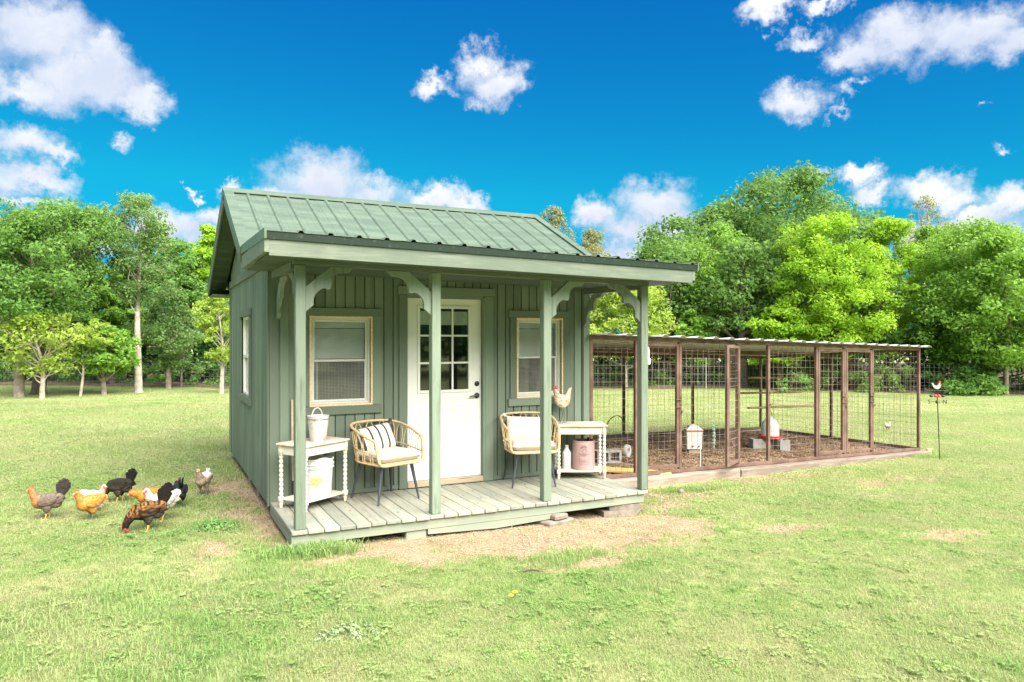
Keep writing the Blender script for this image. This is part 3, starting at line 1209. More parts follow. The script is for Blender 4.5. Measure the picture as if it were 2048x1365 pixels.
    for q in ((a, gx0, .070, 2.095), (gx1, b, .070, 2.095), (gx0, gx1, .070, gz0), (gx0, gx1, gz1, 2.095)):
        dm.bx(q[0], q[1], .042, .084, q[2], q[3])
    door = part(dm, 'door', 'white')
    fr = MB()
    e = .028
    for q in ((gx0 - e, gx0 + .004, gz0 - e, gz1 + e), (gx1 - .004, gx1 + e, gz0 - e, gz1 + e), (gx0 + .004, gx1 - .004, gz1 - .004, gz1 + e), (gx0 + .004, gx1 - .004, gz0 - e, gz0 + .004)):
        fr.bx(q[0], q[1], .030, .0415, q[2], q[3], .005)
    fr.build('glazing_frame', M['white'], door)
    mu = MB()
    cw, rh = (gx1 - gx0) / 3, (gz1 - gz0) / 3
    for k in (1, 2):
        mu.bx(gx0 + cw * k - .011, gx0 + cw * k + .011, .036, .050, gz0, gz1, .004)
    for i in range(3):
        for k in (1, 2):
            mu.bx(gx0 + cw * i + .011 * (i > 0), gx0 + cw * (i + 1) - .011 * (i < 2), .037, .049, gz0 + rh * k - .011, gz0 + rh * k + .011, .004)
    mu.build('muntin', M['white'], door)
    for i in range(3):
        for j in range(3):
            MB().bx(gx0 + cw * i, gx0 + cw * (i + 1), .052, .056, gz0 + rh * j, gz0 + rh * (j + 1)).build('pane', M['glass'], door)
    MB().bx(gx0, gx1, .066, .082, 1.855, 1.955).bx(gx0, gx1, .070, .078, 1.80, 1.855).build('blind', M['vinyl'], door)
    MB().prism([(-.035, -.06), (.03, -.06), (.035, .03), (.05, .0), (.062, .02), (.045, .06), (.0, .06), (-.03, .065), (-.045, .05), (-.035, .02)], (2.10, .063, 1.87), (1, 0, 0), (0, 0, 1), .01).build('hanging_ornament', M['white'], door)
    for (p, q) in ((1.60, 1.84), (1.965, 2.205)):
        pn = MB()
        for (k, hh) in ((.0, .0), (.028, .0)):
            pn.bx(p + k, p + k + .012, .036, .0415, .34 + k, .89 - k, .003)
            pn.bx(q - k - .012, q - k, .036, .0415, .34 + k, .89 - k, .003)
            pn.bx(p + k + .012, q - k - .012, .036, .0415, .34 + k, .352 + k, .003)
            pn.bx(p + k + .012, q - k - .012, .036, .0415, .878 - k, .89 - k, .003)
        pn.bx(p + .05, q - .05, .038, .0415, .39, .84, .003)
        pn.build('door_panel', M['white'], door)
    Mx = Matrix.Rotation(R(90), 3, 'X')
    h = MB()
    h.lathe([(.030, 0), (.030, .008), (.022, .014), (.0, .016)], 16, (2.297, .0415, 1.125), Mx)
    h.bx(2.292, 2.302, .012, .027, 1.108, 1.142, .002)
    h.build('deadbolt', M['bronze'], door, smooth=40)
    h = MB()
    h.lathe([(.032, 0), (.032, .008), (.02, .014), (.012, .02), (.012, .045), (.0, .046)], 16, (2.297, .0415, .988), Mx)
    h.tube([(2.297, -.002, .988), (2.27, -.004, .990), (2.22, -.004, .986), (2.19, .0, .978)], [.011, .010, .009, .007], 8)
    h.build('door_handle', M['bronze'], door, smooth=40)
    # ---- windows
    for (w0, w1, z0, z1), hx0, hx1, wd in ((WIN1, .295, 1.150, True), (WIN2, 2.680, 3.512, False)):
        part(MB().bx(w0 - .098, w0 - .014, -.022, -.003, z0 - .013, z1 + .013, .003), 'window_casing', 'paint_z')
        part(MB().bx(w1 + .014, w1 + .098, -.022, -.003, z0 - .013, z1 + .013, .003), 'window_casing', 'paint_z')
        part(MB().bx(hx0, hx1, -.026, -.003, z1 + .0145, z1 + .10, .003), 'window_casing', 'paint_x')
        part(MB().bx(hx0 - .005, hx1 + .003, -.030, -.003, z0 - .105, z0 - .0145, .003), 'window_sill', 'paint_x')
        window_parts(shed, w0, w1, z0, z1, off, wd)
    # side window
    y0, y1, z0, z1 = SWIN
    wf = MB()
    for q in ((y0, y0 + .03, z0, z1), (y1 - .03, y1, z0, z1), (y0 + .03, y1 - .03, z0, z0 + .03), (y0 + .03, y1 - .03, z1 - .03, z1), (y0 + .03, y1 - .03, 1.40, 1.44)):
        wf.bx(.012, .07, q[0], q[1], q[2], q[3], .004)
    sw = part(wf, 'window', 'vinyl')
    MB().bx(.045, .049, y0 + .03, y1 - .03, z0 + .03, z1 - .03).build('pane', M['glass'], sw)
    bl = MB()
    k = z0 + .04
    while k < z1 - .03:
        bl.box((.068, (y0 + y1) / 2, k), (.024, y1 - y0 - .07, .0022), Matrix.Rotation(R(60), 3, 'Y'))
        k += .021
    bl.build('blind', M['vinyl'], sw)
    for q in ((y0 - .085, y0 - .002, z0 - .002, z1 + .002), (y1 + .002, y1 + .085, z0 - .002, z1 + .002)):
        part(MB().bx(-.026, -.002, q[0], q[1], q[2], q[3], .003), 'window_casing', 'paint_z')
    part(MB().bx(-.030, -.002, y0 - .10, y1 + .10, z1 + .003, z1 + .085, .003), 'window_casing', 'paint_y')
    part(MB().bx(-.032, -.002, y0 - .10, y1 + .10, z0 - .085, z0 - .003, .003), 'window_sill', 'paint_y')
    # ---- deck
    n = 27
    wd = 3.755 / n
    for k in range(n):
        y1 = -.031 if not (DOOR[0] - .1 < wd * (k + .5) < DOOR[1] + .1) else -.032
        fr = -1.262 + float(RNG.uniform(-.008, .004))
        part(MB().bx(wd * k + .003, wd * (k + 1) - .003, fr, y1, -.038 + float(RNG.uniform(-.001, .001)), float(RNG.uniform(-.0015, .0015)), .006), 'deck_board', 'deck_y')
    part(MB().bx(.004, 3.72, -1.235, -1.195, -.130, -.0395, .004), 'rim_board', 'deck_x')
    part(MB().bx(.004, .042, -1.194, -.0, -.130, -.0395, .004), 'rim_board', 'deck_y')
    part(MB().bx(3.70, 3.738, -1.194, -.0, -.130, -.0395, .004), 'rim_board', 'deck_y')
    # warped second rail under the middle of the rim
    rl = []
    for i in range(9):
        x = 1.24 + i * (2.66 - 1.24) / 8
        d = .055 * math.sin(math.pi * min(1, i / 7))
        rl.append((x, -.131, -.150 - .055 + .5 * .055 * abs(i - 4) / 4 - .0 * d))
    mb = MB()
    vs = []
    for x, a, b in rl: vs += [(x, -1.232, b), (x, -1.198, b), (x, -1.198, a), (x, -1.232, a)]
    fs = []
    for i in range(8):
        o = 4 * i
        fs += [(o + j, o + (j + 1) % 4, o + 4 + (j + 1) % 4, o + 4 + j) for j in range(4)]
    fs += [(3, 2, 1, 0), (32, 33, 34, 35)]
    part(mb.add(vs, fs), 'lower_rail', 'deck_x')
    for xx in (.35, 1.15, 2.58, 3.45):
        part(MB().bx(xx - .045, xx + .045, -1.19, 3.9, -.135, -.055, .004), 'skid_beam', 'deck_y')
    # ---- roof
    p0, p1 = Vector((0, BRK[0], BRK[1])), Vector((0, RIDGE[0], RIDGE[1]))
    q1 = Vector((0, EAVE[0], EAVE[1]))

    def sheet(xa, xb, A, B, first, up, sag=False, pitch=.239):
        """ribbed steel sheet from A (low) to B (high) in the y-z plane"""
        prof = [(xa, 0)]
        x = first
        while x < xa + .03: x += pitch
        while x < xb - .03:
            prof += [(x - .026, 0), (x - .012, .019), (x + .012, .019), (x + .026, 0)]
            for d in (.08, .16):
                if x + d < xb - .05: prof += [(x + d - .008, 0), (x + d, .003), (x + d + .008, 0)]
            x += pitch
        prof.append((xb, 0))
        mb = MB()
        vs = []
        for (x, h) in prof:
            for P_ in (A, B):
                for dn in (h, h - .005):
                    q = P_ + up * dn
                    vs.append((x, q.y, q.z + (sl_(x) if sag else 0)))
        fs = []
        for i in range(len(prof) - 1):
            o = 4 * i
            fs += [(o, o + 4, o + 6, o + 2), (o + 1, o + 3, o + 7, o + 5), (o, o + 1, o + 5, o + 4), (o + 2, o + 6, o + 7, o + 3)]
        e = 4 * (len(prof) - 1)
        fs += [(0, 2, 3, 1), (e, e + 1, e + 3, e + 2)]
        return mb.add(vs, fs)
    upf = Vector((0, -(p1.z - p0.z), p1.y - p0.y)).normalized()
    upb = Vector((0, -(q1.z - p1.z), q1.y - p1.y)).normalized()
    x = XL + .004
    nx = [XL + .004, .835, 1.79, 2.745, 3.70, XR - .004]
    for i in range(5):
        lift = .0025 * (i % 2)
        part(sheet(nx[i], nx[i + 1] + (.02 if i < 4 else 0), p0 + upf * lift, p1 + upf * lift, .001, upf), 'roof_sheet', 'roof')
        part(sheet(nx[i], nx[i + 1] + (.02 if i < 4 else 0), q1 + upb * lift, p1 + upb * lift, .001, upb), 'roof_sheet', 'roof')
        f0, f1 = Vector((0, -1.595, 2.508)), Vector((0, BRK[0] + .02, 2.552))
        upp = Vector((0, -(f1.z - f0.z), f1.y - f0.y)).normalized()
        xa, xb = nx[i] + (0 if i else 0), nx[i + 1] + (.02 if i < 4 else .03)
        part(sheet(xa, xb, f0 + upp * lift, f1 + upp * lift, .021, upp, True), 'porch_roof_sheet', 'roof')
    # dark drip edge and closure under the porch sheets
    de = sbx(MB(), XL - .012, XR + .03, -1.588, -1.5755, 2.440, 2.5005)
    part(de, 'drip_edge', 'roof_dark')
    for x0, x1, nm in ((XL - .016, XL + .003, 'l'), (XR + .032, XR + .05, 'r')):
        vs = []
        for y, z in ((-1.597, 2.514), (.06, 2.559)):
            for x in (x0, x1):
                for dz in (-.075, .012):
                    vs.append((x, y, z + dz + sl_(x)))
        part(MB().add(vs, [(0, 1, 3, 2), (4, 6, 7, 5), (0, 4, 5, 1), (2, 3, 7, 6), (1, 5, 7, 3), (0, 2, 6, 4)]), 'rake_trim', 'roof')
    # main rakes: steel trim over a painted barge board
    def rake(mb, x0, x1, A, B, up, h0, h1):
        vs = []
        for P_ in (A, B):
            for x in (x0, x1):
                for h in (h0, h1):
                    q = P_ + up * h
                    vs.append((x, q.y, q.z))
        return mb.add(vs, [(0, 1, 3, 2), (4, 6, 7, 5), (0, 4, 5, 1), (2, 3, 7, 6), (1, 5, 7, 3), (0, 2, 6, 4)])
    for x0, x1, t0, t1 in ((XL - .022, XL - .002, XL - .026, XL + .085), (XR + .002, XR + .022, XR - .085, XR + .026)):
        for A, B, up in ((p0, p1, upf), (q1, p1, upb)):
            part(rake(MB(), x0, x1, A, B, up, -.14, -.052), 'barge_board', 'trim_y')
            part(rake(MB(), x0 - .003, x1 + .003, A, B, up, -.05, .022), 'rake_trim', 'roof')
            part(rake(MB(), min(t0, t1), max(t0, t1), A, B, up, .0225, .026), 'rake_trim', 'roof')
    # ridge cap
    rc = MB()
    for A, up, sgn in ((p0, upf, 1), (q1, upb, 1)):
        d = (A - p1).normalized()
        a, b = p1 + up * .030, p1 + d * .15 + up * .022
        vs = []
        for x in (XL - .03, XR + .03):
            for P_, dn in ((a, 0), (b, 0), (b, -.006), (a, -.004)):
                q = P_ + up * dn
                vs.append((x, q.y, q.z))
        rc.add(vs, [(0, 1, 2, 3), (7, 6, 5, 4), (0, 4, 5, 1), (1, 5, 6, 2), (2, 6, 7, 3), (3, 7, 4, 0)])
    part(rc, 'ridge_cap', 'roof')
    # soffit boards under the side overhangs
    for x0, x1 in ((XL, -.03), (3.83, XR)):
        for A, B, up in ((p0, p1, upf), (q1, p1, upb)):
            ln = (B - A).length
            d = (B - A).normalized()
            k = .0
            while k < ln - .03:
                part(rake(MB(), x0, x1, A + d * k, A + d * min(k + .118, ln), up, -.125, -.105), 'soffit_board', 'soffit')
                k += .125
    # rear eave: fascia and boxed soffit
    part(MB().bx(XL, XR, EAVE[0] - .03, EAVE[0] - .01, EAVE[1] - .14, EAVE[1] - .01), 'fascia_board', 'trim_x')
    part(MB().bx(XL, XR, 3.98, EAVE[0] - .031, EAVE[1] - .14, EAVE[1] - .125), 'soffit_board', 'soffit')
    return shed


SHED = build_shed()

# ---- piers the shed stands on
CB = None


def cinder(mb, L=.39, Wd=.19, H=.19, w=.032):
    mb.bx(-L / 2, L / 2, -Wd / 2, -Wd / 2 + w, 0, H, .003)
    mb.bx(-L / 2, L / 2, Wd / 2 - w, Wd / 2, 0, H, .003)
    for x in (-L / 2 + w / 2, 0, L / 2 - w / 2):
        mb.bx(x - w / 2, x + w / 2, -Wd / 2 + w, Wd / 2 - w, 0, H)
    return mb


for (x, y, s, lab) in ((.14, 1.30, (.19, .16, .17), 'grey concrete block under the shed corner nearest the deck'), (.14, 2.12, (.19, .16, .15), 'grey concrete block under the far end of the shed side')):
    z = float(gz(x, y)) - .02
    tag(MB().bx(-s[0] / 2, s[0] / 2, -s[1] / 2, s[1] / 2, 0, -.06 - z, .008).build('concrete_block', M['stone'], None, (x, y, z)), lab, 'block', 'blocks carrying the shed')
z = float(gz(1.13, -1.12)) - .02
tag(MB().bx(-.1, .1, -.1, .1, 0, -.135 - z, .008).build('timber_block', M['deck_x'], None, (1.13, -1.12, z)), 'squared timber block under the middle of the deck rim', 'block', 'blocks carrying the shed')
z = float(gz(2.62, -1.15)) - .02
mb = MB().bx(-.19, .17, -.16, .16, 0, .055, .02).bx(-.09, .09, -.15, .15, .056, -.135 - z, .02)
tag(mb.build('stone_pier', M['rock'], None, (2.62, -1.15, z), (0, 0, R(14))), 'two stacked flat stones propping the deck right of its middle', 'stone', 'blocks carrying the shed')
z = float(gz(3.42, -1.14)) - .02
mb = MB().prism([(-.2, 0), (.16, 0), (.24, .07), (-.2, .08)], (0, 0, 0), (1, 0, 0), (0, 0, 1), .22)
mb.prism([(-.12, .081), (.2, .072), (.28, .10), (.26, .125), (-.12, .14)], (0, .02, 0), (1, 0, 0), (0, 0, 1), .2)
tag(mb.build('stone_pier', M['rock'], None, (3.42, -1.14, z), (0, 0, R(-8))), 'wedge of broken stone under the right end of the deck', 'stone', 'blocks carrying the shed')

# ------------------------------------------------------------------ porch furniture
def bez(pts, n=8, closed=False):
    """Catmull-Rom through the points"""
    P = [Vector(p) for p in pts]
    k = len(P)
    out = []
    for i in range(k if closed else k - 1):
        g = (lambda j: P[j % k]) if closed else (lambda j: P[max(0, min(k - 1, j))])
        a, b, c, d = g(i - 1), g(i), g(i + 1), g(i + 2)
        for j in range(n):
            t = j / n
            out.append(.5 * ((2 * b) + (c - a) * t + (2 * a - 5 * b + 4 * c - d) * t * t + (3 * b - a - 3 * c + d) * t ** 3))
    if not closed: out.append(P[-1])
    return out


def cushion_mesh(name, sx, sy, sz, mat, p=5, edge=.35, n=16, crown=0.25):
    """a stuffed rectangular cushion: full edges, domed faces"""
    mb = MB()
    vs, fs = [], []
    for s in (1, -1):
        b = len(vs)
        for i in range(n + 1):
            for j in range(n + 1):
                u, v = 2 * i / n - 1, 2 * j / n - 1
                u, v = math.copysign(abs(u) ** .75, u), math.copysign(abs(v) ** .75, v)
                h = ((1 - abs(u) ** p) * (1 - abs(v) ** p)) ** edge
                h *= 1 - crown * (u * u + v * v) / 2
                vs.append((u * sx / 2, v * sy / 2, s * h * sz / 2))
        for i in range(n):
            for j in range(n):
                q = [b + i * (n + 1) + j, b + (i + 1) * (n + 1) + j, b + (i + 1) * (n + 1) + j + 1, b + i * (n + 1) + j + 1]
                fs.append(tuple(q if s > 0 else q[::-1]))
    mb.add(vs, fs)
    return mb.mesh(name, mat, 180)


def make_chair(label, x, y, rz):
    ch = thing('rattan_chair', label, 'chair', (x, y, .002), rz, 'rattan armchairs on the porch')
    # top rail: arm fronts, arms, curved back
    top = [(-.285, -.245, .630), (-.305, -.12, .668), (-.312, .04, .712), (-.285, .19, .748), (-.19, .275, .766), (0, .295, .772),
           (.19, .275, .766), (.285, .19, .748), (.312, .04, .712), (.305, -.12, .668), (.285, -.245, .630)]
    topc = bez(top, 6)
    seat = [(-.255, -.285, .395), (-.268, -.10, .395), (-.265, .08, .395), (-.215, .20, .395), (-.10, .245, .395), (.10, .245, .395), (.215, .20, .395), (.265, .08, .395), (.268, -.10, .395), (.255, -.285, .395)]
    seatc = bez(seat, 6)
    f = MB()
    f.tube(topc, .0145, 8)
    # front frame: down from the arm fronts and across under the seat
    f.tube([(-.285, -.245, .630), (-.283, -.262, .60), (-.276, -.285, .48), (-.268, -.297, .425), (-.25, -.30, .40), (-.21, -.30, .39), (.21, -.30, .39), (.25, -.30, .40), (.268, -.297, .425),
            (.276, -.285, .48), (.283, -.262, .60), (.285, -.245, .630)], .0145, 8)
    f.tube(seatc, .010, 8)
    mid = [Vector(a).lerp(Vector(b), .40) for a, b in zip(bez(seat, 6), [topc[int(round(i * (len(topc) - 1) / (len(seatc) - 1)))] for i in range(len(seatc))])]
    f.tube(mid, .0075, 6)
    f.build('frame', M['rattan'], ch, smooth=60)
    # paired hoops between seat rail and top rail
    sp = MB()

    def on(curve, t):
        k = t * (len(curve) - 1)
        i = min(int(k), len(curve) - 2)
        return Vector(curve[i]).lerp(Vector(curve[i + 1]), k - i)
    nh = 13
    for k in range(nh):
        c = (k + .5) / nh
        w = .36 / nh
        for half in (-1, 1):
            pass
        tp = on(topc, c)
        pts = []
        for q in range(9):
            a = math.pi * q / 8
            t = c - math.cos(a) * w
            hgt = math.sin(a)
            base, tip = on(seatc, max(0, min(1, c - math.cos(a) * w * 1.1))), on(topc, max(0, min(1, t)))
            pts.append(base.lerp(tip, min(.985, .62 + .36 * hgt)))
        lo = on(seatc, max(0, min(1, c - w * 1.0)))
        hi = on(seatc, max(0, min(1, c + w * 1.0)))
        sp.tube([lo] + pts + [hi], .0048, 5)
    sp.build('spindles', M['rattan'], ch, smooth=60)
    for sx, sy in ((-1, -1), (1, -1), (-1, 1), (1, 1)):
        foot = Vector((sx * .247, sy * .245, .0))
        head = Vector((sx * .175, -.20 if sy < 0 else .16, .40))
        MB().tube([foot, foot.lerp(head, .06), head], [.0095, .0105, .021], 10).build('leg', M['leg'], ch, smooth=40)
    MB().bx(-.24, .24, -.28, .20, .397, .407, .003).build('seat_pan', M['rattan'], ch)
    c = link('seat_cushion', cushion_mesh('seat_cushion', .49, .47, .105, M['cushion'], 8, .22, 16, .10), ch, (0, -.045, .456))
    pp = []
    for i in range(48):
        a = 2 * math.pi * i / 48
        u, v = math.cos(a), math.sin(a)
        k = (abs(u) ** 7 + abs(v) ** 7) ** (-1 / 7)
        pp.append((u * k * .246, v * k * .236, .012))
    MB().tube(pp, .0035, 5, True).build('piping', plain('seam_cord', (.42, .37, .30), .9), c, smooth=60)
    return ch


make_chair('rattan armchair with striped tasselled pillow, between left table and white door', 1.087, -.364, R(17.8))
make_chair('rattan armchair with plain cream pillow, right of the white door', 2.775, -.345, R(-14.4))


def stripes():
    t = NT('striped_pillow_cloth')
    s = t.node('SeparateXYZ', 0, Vector=t.tc.outputs['Object'])
    wob = t.math('MULTIPLY', t.math('SUBTRACT', t.noise(9, 3), .5), .02)
    x = t.math('ADD', s, wob)
    k = t.math('ABSOLUTE', t.math('SUBTRACT', t.math('FRACT', t.math('ADD', t.math('DIVIDE', x, .098), .5)), .5))
    band = t.ramp(k, .10, .14, 1, 0)
    k2 = t.math('ABSOLUTE', t.math('SUBTRACT', t.math('FRACT', t.math('DIVIDE', x, .098)), .5))
    dots = t.math('MULTIPLY', t.ramp(k2, .05, .08, 1, 0), t.ramp(t.noise(70, 2, .5, (1, 1, 1)), .45, .55))
    c = t.mix(t.math('MULTIPLY', dots, .55), (.58, .54, .47), (.16, .15, .14))
    c = t.mix(band, c, (.045, .04, .04))
    t.bump(t.noise(90, 2, .6), .5, .004)
    return t.done(c, .95)


def tassel(pil, p, d, mat):
    d = Vector(d).normalized()
    q = d.to_track_quat('Z', 'Y').to_matrix()
    MB().lathe([(.004, -.004), (.012, .004), (.014, .012), (.009, .020), (.014, .028), (.021, .062), (.017, .066)], 9, p, q).build('tassel', mat, pil, smooth=60)


def pillow(label, x, y, z, rot, mat, tm):
    me = cushion_mesh('throw_pillow', .43, .27, .125, mat, 3.2, .55, 18, .12)
    o = link('throw_pillow', me, None, (x, y, z), rot)
    tag(o, label, 'pillow', 'throw pillows on the porch chairs')
    for sx in (-1, 1):
        for sy in (-1, 1):
            tassel(o, (sx * .208, sy * .128, 0), (sx * .8, sy * .5, -.3), tm)
    return o


def on_chair(cx, cy, rz, p):
    c, s = math.cos(rz), math.sin(rz)
    return (cx + c * p[0] - s * p[1], cy + s * p[0] + c * p[1], p[2] + .002)


p = on_chair(1.087, -.364, R(17.8), (-.02, .115, .612))
pillow('cream pillow with black stripes and dark tassels, leaning in chair left of the door', *p, (R(64), R(-6), R(17.8 + 4)), stripes(), M['tassel'])
p = on_chair(2.775, -.345, R(-14.4), (-.01, .13, .612))
pillow('plain cream fringed pillow, leaning in chair right of the door', *p, (R(66), R(3), R(-14.4)), M['white_fabric'], M['tassel_pale'])


def make_table(label, x, y, rz):
    t = thing('console_table', label, 'table', (x, y, .002), rz, 'console tables on the porch')
    w, d, h = .535, .33, .632
    MB().bx(-w / 2 - .036, w / 2 + .036, -d / 2 - .036, d / 2 + .036, h - .022, h, .006).build('tabletop', M['shabby_top'], t)
    a = MB()
    for s in (-1, 1):
        a.bx(-w / 2 + .022, w / 2 - .022, s * d / 2 - .010, s * d / 2 + .010, h - .108, h - .0225)
        a.bx(s * w / 2 - .010, s * w / 2 + .010, -d / 2 + .022, d / 2 - .022, h - .108, h - .0225)
    a.build('apron', M['shabby'], t)
    for sx in (-1, 1):
        for sy in (-1, 1):
            prof = [(.014, 0), (.018, .006), (.015, .03), (.019, .05), (.014, .06)]
            q = [(.016, .112)]
            z = .114
            k = 0
            while z < h - .125:
                for f, r_ in ((0, .0125), (.2, .0185), (.5, .0215), (.8, .0185)):
                    q.append((r_, z + f * .045))
                z += .045
            q.append((.013, h - .122))
            lg = MB()
            lg.lathe(prof, 10, (sx * w / 2, sy * d / 2, 0))
            lg.bx(sx * w / 2 - .021, sx * w / 2 + .021, sy * d / 2 - .021, sy * d / 2 + .021, .060, .112, .003)
            lg.lathe(q, 10, (sx * w / 2, sy * d / 2, 0))
            lg.bx(sx * w / 2 - .021, sx * w / 2 + .021, sy * d / 2 - .021, sy * d / 2 + .021, h - .122, h - .0225, .003)
            lg.build('leg', M['shabby'], t, smooth=50)
    MB().bx(-w / 2 + .0, w / 2 - .0, -d / 2 + .022, d / 2 - .022, .078, .094, .004).bx(-w / 2 + .022, w / 2 - .022, -d / 2 - .012, -d / 2 + .0215, .078, .094, .004).bx(-w / 2 + .022, w / 2 - .022, d / 2 - .0215, d / 2 + .012, .078, .094, .004).build('shelf', M['shabby_top'], t)
    return t


T1, T2 = (.374, -.315, R(33.4)), (3.505, -.262, R(-24.5))
make_table('distressed white console table with twisted legs, behind the left corner post', *T1)
make_table('distressed white console table with twisted legs, at the right end of the porch', *T2)


def on_table(T, p):
    c, s = math.cos(T[2]), math.sin(T[2])
    return (T[0] + c * p[0] - s * p[1], T[1] + s * p[0] + c * p[1], p[2] + .0025)


# painted tin bucket on the left table
def bucket_paint():
    t = NT('chipped_white_enamel')
    n = t.noise(9, 6, .7)
    c = t.mix(t.ramp(n, .54, .64, 0, .7), (.64, .57, .55), (.44, .24, .22))
    return t.done(c, .55)


bp = on_table(T1, (.015, -.045, .632))
bk = thing('tin_bucket', 'chipped white tin bucket with hoop handle on top of the left table', 'bucket', bp, R(20))
pr_ = [(.074, .0), (.078, .004), (.101, .215), (.102, .238), (.108, .243), (.108, .251), (.100, .251), (.094, .215), (.072, .012), (.0, .012)]
MB().lathe(pr_, 28).build('bucket_wall', bucket_paint(), bk, smooth=40)
MB().tube([(.104 * math.cos(2 * math.pi * i / 28), .104 * math.sin(2 * math.pi * i / 28), .218) for i in range(28)], .003, 5, True).build('rim_wire', M['bronze'], bk, smooth=60)
MB().tube([(.028 + .060 * math.cos(math.pi * i / 12), .085 * (1 - 0) - .02, .225 + .095 * math.sin(math.pi * i / 12)) for i in range(13)], .006, 6).build('handle', M['white'], bk, smooth=60)

# tall plastic pail on its shelf
pp = on_table(T1, (.035, -.02, .094))
pl = thing('plastic_pail', 'white plastic feed pail with yellow label on the shelf of the left table', 'pail', pp, 0)
MB().lathe([(.128, 0), (.131, .004), (.146, .272), (.157, .274), (.158, .284), (.147, .287), (.148, .306), (.158, .308), (.158, .318), (.149, .321), (.150, .352), (.157, .356), (.157, .366), (.146, .366), (.143, .34), (.126, .012), (0, .012)], 36).build('pail_wall', M['pail'], pl, smooth=35)
MB().lathe([(.0, .29), (.142, .30)], 24, cap=False).build('feed', plain('feed_grain', (.25, .17, .09), .9, 0, .4, 60), pl)
MB().ball((.03, -.10, .355), (.075, .045, .022), None, 14, 8).ball((-.03, -.115, .345), (.04, .03, .018), None, 10, 6).build('paper_bag', M['white'], pl, smooth=180)


def wrap(verts, r, a0, z0, flip=False):
    out = []
    for (u, v, w) in verts:
        a = a0 + u / r
        out.append(((r + w) * math.cos(a), (r + w) * math.sin(a), z0 + v))
    return out


cam_a = math.atan2(CAM[1] - pp[1], CAM[0] - pp[0])
a0 = cam_a + .30
# bail wire hanging across the front
MB().tube([((.150 + .006) * math.cos(cam_a + .62 - 1.50 * i / 14), (.156) * math.sin(cam_a + .62 - 1.50 * i / 14), .296 - .155 * math.sin(math.pi * min(1, .08 + i / 14 * .62)) ** 1.0) for i in range(15)], .0028, 5).build('bail', M['wire'], pl, smooth=60)
fs_ = [(0, 1, 2, 3)]
n = 7
vs, fs = [], []
for i in range(n):
    for j in range(n):
        u, v = (i / (n - 1) - .5), (j / (n - 1) - .5)
        vs.append(((u + v) * .07, (v - u) * .07, .0))
for i in range(n - 1):
    for j in range(n - 1):
        fs.append((i * n + j, (i + 1) * n + j, (i + 1) * n + j + 1, i * n + j + 1))
MB().add(wrap(vs, .1415, cam_a - .10, .165), fs).build('label', M['yellow_label'], pl)
tv, tf = text_mesh('24', .030)
MB().add(wrap([(a, b, .0008) for a, b, c in tv], .1425, cam_a - .06, .165), tf).build('label_print', M['pink_dark'], pl)
tv, tf = text_mesh('HDPE', .044)
MB().add(wrap([(-b, a, .0006) for a, b, c in tv], .1435, cam_a + .58, .185), tf).build('printing', M['grey_print'], pl)
vs = [(u * .006 - .02, v, 0) for u, v in []]
ln = MB()
for k in range(5):
    ln.add(wrap([(-.016 + .008 * k, -.05, .0006), (-.012 + .008 * k, -.05, .0006), (-.012 + .008 * k, .0, .0006), (-.016 + .008 * k, .0, .0006)], .1375, cam_a + .58, .10), [(0, 1, 2, 3)])
ln.build('printing', M['grey_print'], pl)

# broom handle behind the left table
br = thing('shovel', 'long handled tool leaning on the wall behind the left table', 'tool', (.215, -.10, .003))
MB().tube([(0, 0, .20), (-.0, .055, .62), (.0, .075, 1.02)], .013, 8).build('handle', plain('ash_handle', (.46, .38, .27), .6, 0, .15, 20), br, smooth=60)
MB().tube([(0, -.02, .0), (0, -.01, .06), (0, 0, .21)], [.019, .020, .017], 8).build('socket', M['black'], br, smooth=60)

# ---- right table: hen figure, pink feed tin, white bottle
hp = on_table(T2, (-.205, .03, .632))
hf = thing('hen_figurine', 'floral white metal hen figure on wire legs, standing on the right table', 'figurine', hp, R(-20))


def floral():
    t = NT('floral_enamel')
    v = t.node('TexVoronoi', Vector=t.tc.outputs['Object'], Scale=30.0)
    vc = t.node('TexVoronoi', 1, Vector=t.tc.outputs['Object'], Scale=30.0)
    sp = t.node('SeparateColor', 0, Color=vc)
    fl = t.mix(t.ramp(sp, .4, .6), (.58, .20, .12), (.42, .34, .10))
    c = t.mix(t.math('MULTIPLY', t.ramp(v, .28, .42, 1, 0), t.ramp(t.noise(12, 2), .38, .5)), (.58, .54, .43), fl)
    return t.done(c, .5)


out = [(-.10, .40), (-.085, .412), (-.062, .40), (-.052, .36), (-.025, .345), (.03, .345), (.062, .375), (.085, .425), (.115, .430), (.105, .36), (.098, .29), (.085, .235),
       (.055, .195), (.02, .178), (-.03, .185), (-.075, .215), (-.098, .26), (-.105, .31), (-.098, .36)]
hb = MB()
# rounded body: stacked slices of the outline, thinner outwards
cx, cy = 0.0, .28
rings = []
for k, (s, o) in enumerate(((.55, -.038), (.80, -.030), (.95, -.016), (1, 0), (.95, .016), (.80, .030), (.55, .038))):
    rings.append([(cx + (a - cx) * (s if abs(a) < .2 else 1), o, cy + (b - cy) * s) for a, b in out])
vs = [q for r_ in rings for q in r_]
m_ = len(out)
fs = [tuple(range(m_)), tuple(6 * m_ + j for j in range(m_))[::-1]]
for i in range(6):
    fs += [(i * m_ + j, i * m_ + (j + 1) % m_, (i + 1) * m_ + (j + 1) % m_, (i + 1) * m_ + j)[::-1] for j in range(m_)]
hb.add(vs, fs)
hb.build('body', floral(), hf, smooth=50)
MB().prism([(-.098, .405), (-.112, .43), (-.098, .447), (-.09, .432), (-.08, .452), (-.07, .432), (-.058, .445), (-.06, .405)], (0, 0, 0), (1, 0, 0), (0, 0, 1), .012).ball((-.10, 0, .372), (.012, .01, .022)).build('comb', M['redcomb'], hf)
